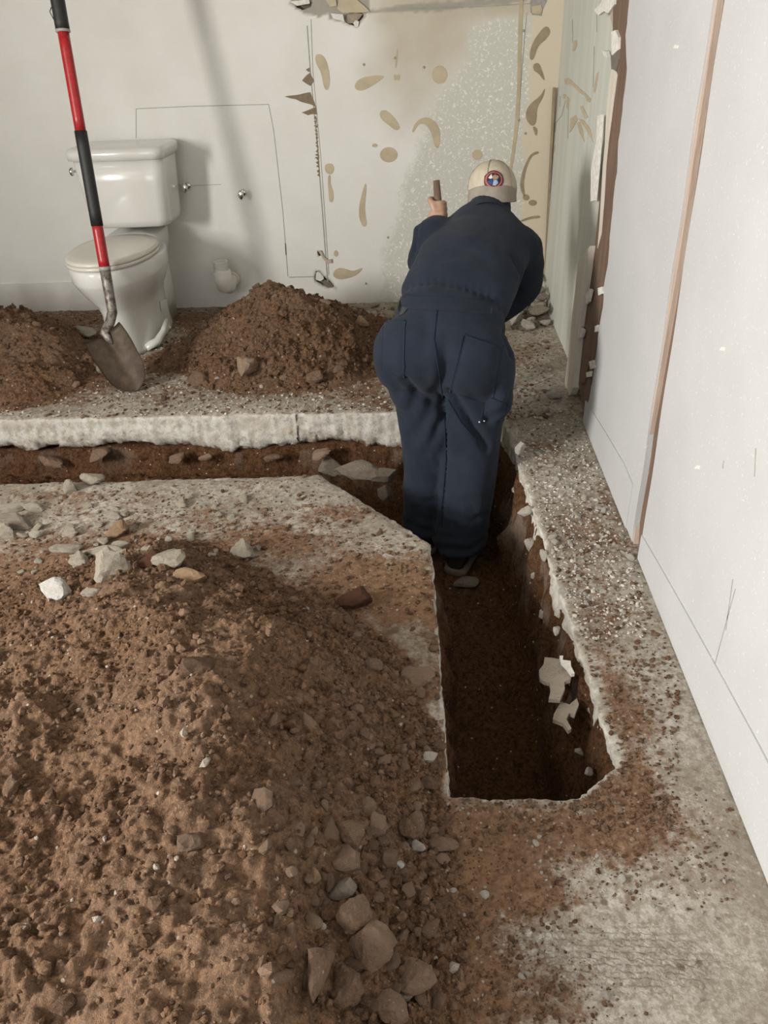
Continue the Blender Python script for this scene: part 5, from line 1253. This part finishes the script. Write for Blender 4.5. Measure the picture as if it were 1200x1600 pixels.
# the ones the photograph singles out: picture point, width, height, material, name, label
NOTABLE = [
 (148, 756, 33, 28, 'stone', 'concrete_chunk', 'pale angular concrete chunk on the lip of the cross trench'),
 (109, 766, 26, 22, 'stone', 'concrete_chunk', 'pinkish-grey chunk just left of the angular chunk on the trench lip'),
 (53, 797, 26, 17, 'stone', 'concrete_chunk', 'small flat pale concrete chunk alone below the trench lip, far left'),
 (18, 799, 44, 16, 'stone', 'concrete_chunk', 'grey concrete slab piece at the left picture edge behind the long chunk'),
 (22, 822, 64, 24, 'grey_stone', 'concrete_chunk', 'long brownish-grey chunk at the left picture edge'),
 (12, 838, 27, 24, 'stone', 'concrete_chunk', 'rounded grey stone in front of the long chunk, left edge'),
 (60, 826, 16, 14, 'stone', 'concrete_chunk', 'small pale stone at the end of the long brownish-grey chunk'),
 (36, 838, 16, 10, 'stone', 'concrete_chunk', 'small pale stone right of the rounded grey stone'),
 (57, 839, 24, 13, 'stone', 'concrete_chunk', 'flat tan-grey stone below the long chunk'),
 (176, 809, 25, 15, 'stone', 'concrete_chunk', 'flat pale stone in the middle of the slab rubble'),
 (196, 807, 11, 10, 'stone', 'concrete_chunk', 'tiny pale stone touching the flat pale stone'),
 (285, 790, 18, 16, 'stone', 'concrete_chunk', 'rounded pale stone alone on the sandy slab'),
 (296, 779, 13, 11, 'stone', 'concrete_chunk', 'small pale stone behind the rounded lone stone'),
 (185, 834, 31, 32, 'tan_stone', 'concrete_chunk', 'upright pinkish-tan stone in the slab rubble'),
 (163, 849, 15, 17, 'stone', 'concrete_chunk', 'small upright grey stone leaning by the pinkish-tan stone'),
 (190, 853, 27, 11, 'stone', 'concrete_chunk', 'flat grey stone in front of the pinkish-tan stone'),
 (168, 868, 58, 22, 'stone', 'concrete_chunk', 'wide pale slab fragment behind the cracked tan slab'),
 (105, 862, 40, 16, 'stone', 'concrete_chunk', 'long low pale fragment left of the wide fragment'),
 (125, 880, 32, 22, 'stone', 'concrete_chunk', 'slanting pale fragment beside the cracked tan slab'),
 (180, 897, 50, 48, 'stone', 'concrete_chunk', 'large cracked tan-grey slab piece leaning on the mound'),
 (236, 881, 43, 31, 'red_stone', 'brown_stone', 'dark reddish-brown round stone on the slab rubble'),
 (268, 884, 46, 42, 'stone', 'concrete_chunk', 'pale wedge-shaped concrete piece beside the dark round stone'),
 (298, 908, 48, 27, 'tan_stone', 'tan_stone', 'orange-tan stone on the crest of the big mound'),
 (88, 929, 36, 36, 'white_stone', 'white_chunk', 'bright white chunk on the left of the big mound'),
 (144, 931, 26, 16, 'stone', 'concrete_chunk', 'flat grey piece to the right of the bright white chunk'),
 (380, 866, 37, 28, 'stone', 'concrete_chunk', 'thin flaky grey piece on the slab behind the mound'),
 (110, 835, 26, 16, 'stone', 'concrete_chunk', 'low grey stone between the flat tan-grey stone and the rubble'),
 (553, 944, 52, 40, 'red_stone', 'soil_clod', 'dark flat clod at the top right foot of the big mound'),
 (135, 524, 34, 24, 'stone', 'concrete_chunk', 'pale grey chunk left of the shovel blade'),
 (156, 580, 15, 12, 'stone', 'concrete_chunk', 'small pale stone left of the shovel tip'),
 (545, 1306, 62, 38, 'clod', 'soil_clod', 'wide brown clod, uppermost of the large clods at the mound foot'),
 (545, 1349, 44, 46, 'clod', 'soil_clod', 'triangular brown clod below the wide brown clod'),
 (637, 1299, 38, 38, 'clod', 'soil_clod', 'light tan squarish clod at the right foot of the mound'),
 (652, 1326, 23, 20, 'gravel', 'pale_stone', 'pale round stone touching the light tan clod'),
 (536, 1395, 39, 34, 'grey_stone', 'grey_stone', 'smooth grey stone at the mound foot'),
 (553, 1433, 43, 58, 'clod', 'soil_clod', 'upright rounded clod below the smooth grey stone'),
 (582, 1487, 80, 62, 'clod', 'soil_clod', 'largest flat clod near the bottom, right of centre'),
 (496, 1527, 46, 70, 'clod', 'soil_clod', 'tall pointed clod, left one of the pair at the bottom'),
 (541, 1545, 52, 62, 'clod', 'soil_clod', 'tall squarish clod, right one of the pair at the bottom'),
 (690, 1326, 52, 26, 'clod', 'soil_clod', 'flat dark clod right of the pale round stone'),
 (590, 1292, 30, 34, 'clod', 'soil_clod', 'medium clod between the wide brown clod and the light tan clod'),
 (609, 1345, 26, 26, 'clod', 'soil_clod', 'small crumbly clod below the light tan clod'),
 (625, 1352, 13, 12, 'white_stone', 'pale_stone', 'small white stone by the small crumbly clod'),
 (492, 1368, 18, 22, 'tan_stone', 'tan_stone', 'small orange stone left of the triangular clod'),
 (583, 1213, 14, 11, 'white_stone', 'white_chip', 'small square white chip on the mound slope'),
 (672, 1190, 20, 18, 'gravel', 'pale_stone', 'round grey pebble near the trench lip'),
 (670, 1226, 34, 24, 'clod', 'soil_clod', 'pinkish clod below the grey pebble by the trench lip'),
 (652, 1066, 58, 34, 'clod', 'soil_clod', 'large flat clod by the trench lip, upper right of the mound'),
 (310, 1046, 52, 30, 'clod', 'soil_clod', 'sunlit clod sticking out near the mound crest'),
 (585, 1040, 26, 24, 'clod', 'soil_clod', 'dark rounded clod left of the large flat clod'),
 (515, 1385, 20, 24, 'clod', 'soil_clod', 'small clod wedged left of the smooth grey stone'),
 (495, 1448, 24, 14, 'gravel', 'pale_stone', 'pale flat pebble left of the upright rounded clod'),
 (650, 1530, 60, 52, 'clod', 'soil_clod', 'crumbling clod right of the largest flat clod at the bottom'),
 (610, 1580, 60, 40, 'clod', 'soil_clod', 'broken flat clod at the bottom picture edge'),
 (22, 1236, 24, 34, 'clod', 'soil_clod', 'dark clod at the left picture edge on the mound'),
 (300, 1320, 40, 30, 'clod', 'soil_clod', 'flat tan clod in the middle of the big mound'),
 (728, 918, 36, 24, 'grey_stone', 'grey_stone', 'flat stone lying on the trench floor below the boots'),
 (310, 600, 34, 24, 'clod', 'soil_clod', 'dark clod at the left front foot of the cone-shaped mound'),
 (383, 582, 40, 32, 'clod', 'soil_clod', 'reddish clod at the front foot of the cone-shaped mound'),
 (492, 590, 28, 24, 'clod', 'soil_clod', 'dark clod at the right front foot of the cone-shaped mound'),
 (565, 508, 22, 15, 'tan_stone', 'tan_stone', 'tan stone behind the right foot of the cone-shaped mound'),
 (845, 465, 34, 24, 'gravel', 'rubble_piece', 'largest pale rubble piece heaped in the back right corner'),
 (838, 492, 26, 18, 'stone', 'rubble_piece', 'grey rubble piece below the largest one in the back corner'),
 (866, 622, 22, 13, 'gravel', 'rubble_piece', 'pale rubble piece in front of the loose batten'),
]
for i, (px_, py_, w_, h_, mt, nm, lab) in enumerate(NOTABLE):
    me = shp(mt, i % 7, 3)
    cat = {'concrete_chunk': 'concrete', 'soil_clod': 'clod', 'rubble_piece': 'rubble'}.get(nm, 'stone')
    lay(nm, me, px_, py_, w_, h_, tilt=0.25, label=lab, cat=cat)

# more loose clods one can count, on the foot of the big mound
def many(name, kind, n, pick, lo, hi, label, cat, group, sub=2, nshape=6):
    meshes = [rock_me(name, 700+len(kind)+i*3, sub, M[kind], flat=0.75, angular=0.95, rough=0.10) for i in range(nshape)]
    out = 0; tries = 0; put = []
    while out < n and tries < n*30:
        tries += 1
        x, y = pick()
        z = surf(x, y)
        r = lo*(1-random.random()*(1-(lo/hi)**1.6))**(-1/1.6)
        if poly_sdf(np.array([x]), np.array([y]), TRENCH)[0] < r*0.5 or x > XN-r*1.2: continue
        if any((x-a)**2+(y-b)**2 < (0.85*(r+c))**2 for a, b, c in put): continue
        put.append((x, y, r))
        o = link(name, meshes[out % nshape], None, label=label(x, y) if callable(label) else label, cat=cat, group=group)
        o.scale = (r*random.uniform(0.8, 1.25), r*random.uniform(0.8, 1.25), r*random.uniform(0.6, 1.0))
        o.rotation_euler = (random.uniform(-0.4, 0.4), random.uniform(-0.4, 0.4), random.uniform(0, 6.28))
        o.location = (x, y, z+o.scale[2]*0.30); out += 1
LAND = [('the wide brown clod', 545, 1306), ('the light tan squarish clod', 637, 1299), ('the smooth grey stone', 536, 1395), ('the upright rounded clod', 553, 1433), ('the largest flat clod', 582, 1487), ('the pair of tall clods', 518, 1535), ('the crumbling clod', 650, 1530), ('the pinkish clod', 670, 1226), ('the small orange stone', 492, 1368), ('the flat dark clod', 690, 1326)]
LAND = [(n, gp(u, v, 0.08)) for n, u, v in LAND]
def by_land(x, y):
    return 'loose brown soil clod beside '+min(LAND, key=lambda q: (q[1][0]-x)**2+(q[1][1]-y)**2)[0]+' at the mound foot'
def on_strip(x, y):
    a = 'level with the person' if y > 2.25 else ('beside the narrow drywall sheet' if y > 1.86 else 'beside the large near sheet')
    b = 'hugging the right wall' if x > 0.53 else ('near the trench edge' if x < 0.43 else 'on the middle of the strip')
    return 'pale gravel chip '+b+', '+a
def on_slab(x, y):
    return 'small concrete crumb on the slab '+('near the cross trench lip' if y > 2.05 else 'close behind the big mound')+(', far left' if x < -1.0 else ', left of centre' if x < -0.7 else ', toward the diagonal corner')
def on_lip(x, y):
    return 'small dark clod '+('above' if y > 1.35 else 'below')+' the large flat clod, '+('right at' if x > -0.08 else 'back from')+' the trench lip'
def by_cone(x, y):
    return 'brown clod at the foot of the cone-shaped mound, '+('toward the toilet' if x < -0.85 else 'in front of it' if x < -0.45 else 'toward the person')
def by_end(x, y):
    return 'tiny pale chip on the dusty concrete '+('close to the trench end' if y > 0.85 else 'near the bottom edge')+(' by the mound' if x < 0.2 else ' toward the right wall')
def pick_px(x0, x1, y0, y1, z=0.08):
    def f():
        p = gp(random.uniform(x0, x1), random.uniform(y0, y1), z); return p[0], p[1]
    return f
many('soil_clod', 'clod', 120, pick_px(430, 700, 1180, 1600, 0.08), 0.007, 0.022, by_land, 'clod', 'loose clods at the foot of the big mound')
many('soil_clod', 'clod', 70, pick_px(540, 690, 960, 1200, 0.05), 0.006, 0.016, on_lip, 'clod', 'small clods along the trench lip')
many('soil_clod', 'clod', 70, pick_px(250, 590, 520, 615, 0.03), 0.008, 0.026, by_cone, 'clod', 'clods round the cone-shaped mound')
many('pebble', 'gravel', 150, pick_px(840, 1000, 655, 960, 0.0), 0.005, 0.014, on_strip, 'gravel chip', 'gravel chips on the right strip')
many('pebble', 'gravel', 40, pick_px(800, 915, 560, 660, 0.0), 0.006, 0.015, 'pale gravel chip on the floor past the person toward the corner', 'gravel chip', 'gravel chips toward the back corner')
many('pebble', 'stone', 70, pick_px(20, 420, 765, 900, 0.0), 0.006, 0.018, on_slab, 'concrete', 'concrete crumbs on the slab')
many('plaster_shard', 'stone', 45, pick_px(480, 620, 478, 512, 0.0), 0.012, 0.035, 'flat plaster shard along the foot of the back wall', 'rubble', 'plaster shards along the back wall')
many('pebble', 'gravel', 60, pick_px(140, 620, 600, 645, 0.0), 0.004, 0.011, 'tiny pale chip on the front edge of the far slab', 'gravel chip', 'chips on the far slab edge')
many('pebble', 'gravel', 45, pick_px(700, 1150, 1260, 1590, 0.0), 0.0025, 0.0075, by_end, 'gravel chip', 'chips in front of the trench')

# rubble heaped up in the back right corner
heap = []
for k in range(220):
    u = random.random(); x = 0.60-0.20*u*random.random(); y = 4.10-0.42*random.random(); r = random.uniform(0.022, 0.05)
    hgt = max(0.0, 0.16-0.55*math.hypot(0.62-x, (4.12-y)*0.55))*random.random()
    x = min(x, XF-r*1.15); y = min(y, YB-r*1.2)
    if len(heap) >= 36 or any((x-a)**2+(y-b)**2+(hgt-h_)**2 < (0.8*(r+c))**2 for a, b, h_, c in heap): continue
    heap.append((x, y, hgt, r))
    o = link('rubble_piece', shp(('gravel', 'stone', 'grey_stone')[k % 3], k % 6), None, label='broken plaster lump in the heap at the back right corner', cat='rubble', group='rubble heap in the back corner')
    o.scale = (r, r*random.uniform(0.7, 1), r*random.uniform(0.5, 0.9)); o.rotation_euler = (random.uniform(-0.5, 0.5), random.uniform(-0.5, 0.5), random.uniform(0, 6.3)); o.location = (x, y, hgt+r*0.35)

# the countless crumbs of each heap
ps, sz = scatter_on(FB, 20000, lambda x, y: 0.30+0.70*sstep(-0.35, 0.0, x+0.4*(y-1.0)), 0.0026, 0.013, 1.8)
crumbs('soil_crumbs', ps, sz, M['soil'], soil_big, kind='stuff')
ps, sz = scatter_on(FM, 3000, lambda x, y: 0.6+0*x, 0.004, 0.018, 2.0)
crumbs('soil_crumbs', ps, sz, M['soil'], soil_mid, kind='stuff')
ps, sz = scatter_on(FL, 1600, lambda x, y: 0.6+0*x, 0.004, 0.018, 2.0)
crumbs('soil_crumbs', ps, sz, M['soil'], soil_left, kind='stuff')
def litter(n, box_px, lo, hi, dirt_lo, name, mt, label):
    P, S = [], []
    for _ in range(n):
        q = gp(random.uniform(*box_px[:2]), random.uniform(*box_px[2:])); x, y = q[0], q[1]
        P.append((x, y)); S.append(lo*(1-random.random()*(1-(lo/hi)**1.8))**(-1/1.8))
    P = np.array(P); S = np.array(S)
    ok = (trench_sdf(P[:, 0], P[:, 1]) > 0.006) & (P[:, 0] < XN-0.012) & (P[:, 1] < YB-0.02)
    d = floor_attrs(P[:, 0], P[:, 1])[0]; ok &= (d+RNG.uniform(-0.25, 0.25, len(d)) > dirt_lo)
    P, S = P[ok], S[ok]
    pos = np.stack([P[:, 0], P[:, 1], floor_z(P[:, 0], P[:, 1])+S*0.35], 1)
    crumbs(name, pos, S, mt, label=label, kind='stuff', cat='debris', base=[rock_shape(930+i, 1, 0.6, 0.8, 0.2) for i in range(5)])
litter(3500, (0, 700, 745, 960), 0.0022, 0.010, 0.3, 'soil_debris', M['soil'], 'fine soil debris strewn over the slab behind the big mound')
litter(3500, (690, 1150, 1240, 1600), 0.0013, 0.006, 0.35, 'soil_debris', M['soil'], 'fine soil debris strewn before the trench end')
litter(3500, (780, 1060, 640, 1300), 0.002, 0.008, 0.15, 'soil_debris', M['soil'], 'fine soil debris on the strip along the right wall')
litter(2200, (800, 1010, 640, 1000), 0.002, 0.007, -0.2, 'gravel_debris', M['gravel'], 'fine pale gravel strewn along the right wall')
litter(4500, (0, 860, 480, 655), 0.003, 0.011, 0.2, 'soil_debris', M['soil'], 'fine soil debris over the far slab')
litter(1200, (0, 640, 500, 650), 0.003, 0.008, -0.2, 'gravel_debris', M['gravel'], 'fine pale chips over the far slab')

# thin broken flakes of slab hanging over the trench
def flake(P, z, th, label, mt='stone', dip=0.0):
    pts = [gp(u, v, z+dip*(u-P[0][0])) for u, v in P]
    prism('concrete_flake', pts, (0, 0, -th), M[mt], label=label, cat='concrete')
C6b = lambda P: [(820+x/6.156, 1000+y/6.156) for x, y in P]
flake(C6b([(190, 165), (260, 170), (330, 185), (345, 240), (400, 300), (450, 330), (440, 380), (380, 400), (385, 470), (340, 570), (230, 565), (250, 480), (240, 410), (190, 400), (145, 370), (137, 290), (180, 235)]), -0.075, 0.012, 'thin pale concrete flake jutting over the trench, upper one', 'grey_stone', 0.0009)
flake(C6b([(350, 590), (430, 620), (500, 560), (520, 620), (480, 720), (430, 700), (400, 760), (450, 850), (420, 870), (370, 800), (270, 760), (280, 710)]), -0.085, 0.012, 'thin pale concrete flake jutting over the trench, lower one', 'grey_stone', 0.0009)
flake(C6b([(335, 150), (370, 150), (365, 190), (440, 200), (445, 250), (480, 320), (450, 325), (400, 260), (350, 210)]), -0.03, 0.010, 'small white plaster flake between the slab edge and the upper flake', 'white_stone', 0.0004)
for k, (u, v, w_, h_) in enumerate([(796, 752, 16, 14), (812, 765, 22, 18), (800, 790, 14, 12), (822, 800, 20, 16), (828, 850, 24, 22), (850, 868, 20, 16), (812, 700, 20, 10), (836, 900, 16, 18), (848, 960, 20, 16), (870, 985, 14, 14), (905, 1175, 16, 14), (920, 1205, 14, 14)]):
    p = pxx(u, v, 0.315+0.012*(k % 3)) if v < 1100 else pxx(u, v, 0.35)
    o = link('rubble_piece', shp('gravel', k % 5), None, label='pale broken concrete lump lodged in the trench side under the right slab edge', cat='rubble', group='lumps lodged in the trench side')
    dep = float((p-CAM_C)@CF); s_ = w_/2*dep/F_PX; o.scale = (s_, s_, h_/2*dep/F_PX); o.location = tuple(p); o.rotation_euler = (0.3*k, 0.2*k, k)

for k, x in enumerate((-1.55, -1.34, -1.02, -0.90, -0.62, -0.42)):
    r = random.uniform(0.022, 0.045)
    o = link('soil_clod', shp('clod', k % 6), None, label='earth lump lodged under the far slab edge in the cross trench', cat='clod', group='lumps lodged under the far slab')
    o.scale = (r*1.3, r*0.8, r*0.7); o.location = (x, 2.745, -0.155-random.uniform(0, 0.03)); o.rotation_euler = (random.uniform(-0.3, 0.3), random.uniform(-0.3, 0.3), random.uniform(-0.5, 0.5))
for i, (u, v, w_, h_) in enumerate([(560, 735, 60, 30), (600, 745, 40, 30), (520, 728, 50, 22), (604, 770, 30, 26)]):
    p = gp(u, v, -0.17 - 0.03*i); dep = float((p-CAM_C)@CF); s_ = w_/2*dep/F_PX
    o = link('rubble_piece', shp('grey_stone', (i+2) % 6), None, label=('large tan lump', 'rounded tan lump', 'flat grey lump', 'small dark lump')[i]+' in the trench side left of the person', cat='rubble')
    o.scale = (s_, s_*0.7, h_/2*dep/F_PX); o.location = (p[0], min(p[1], 2.74), p[2]); o.rotation_euler = (0.2, 0.1*i, 0.3*i)
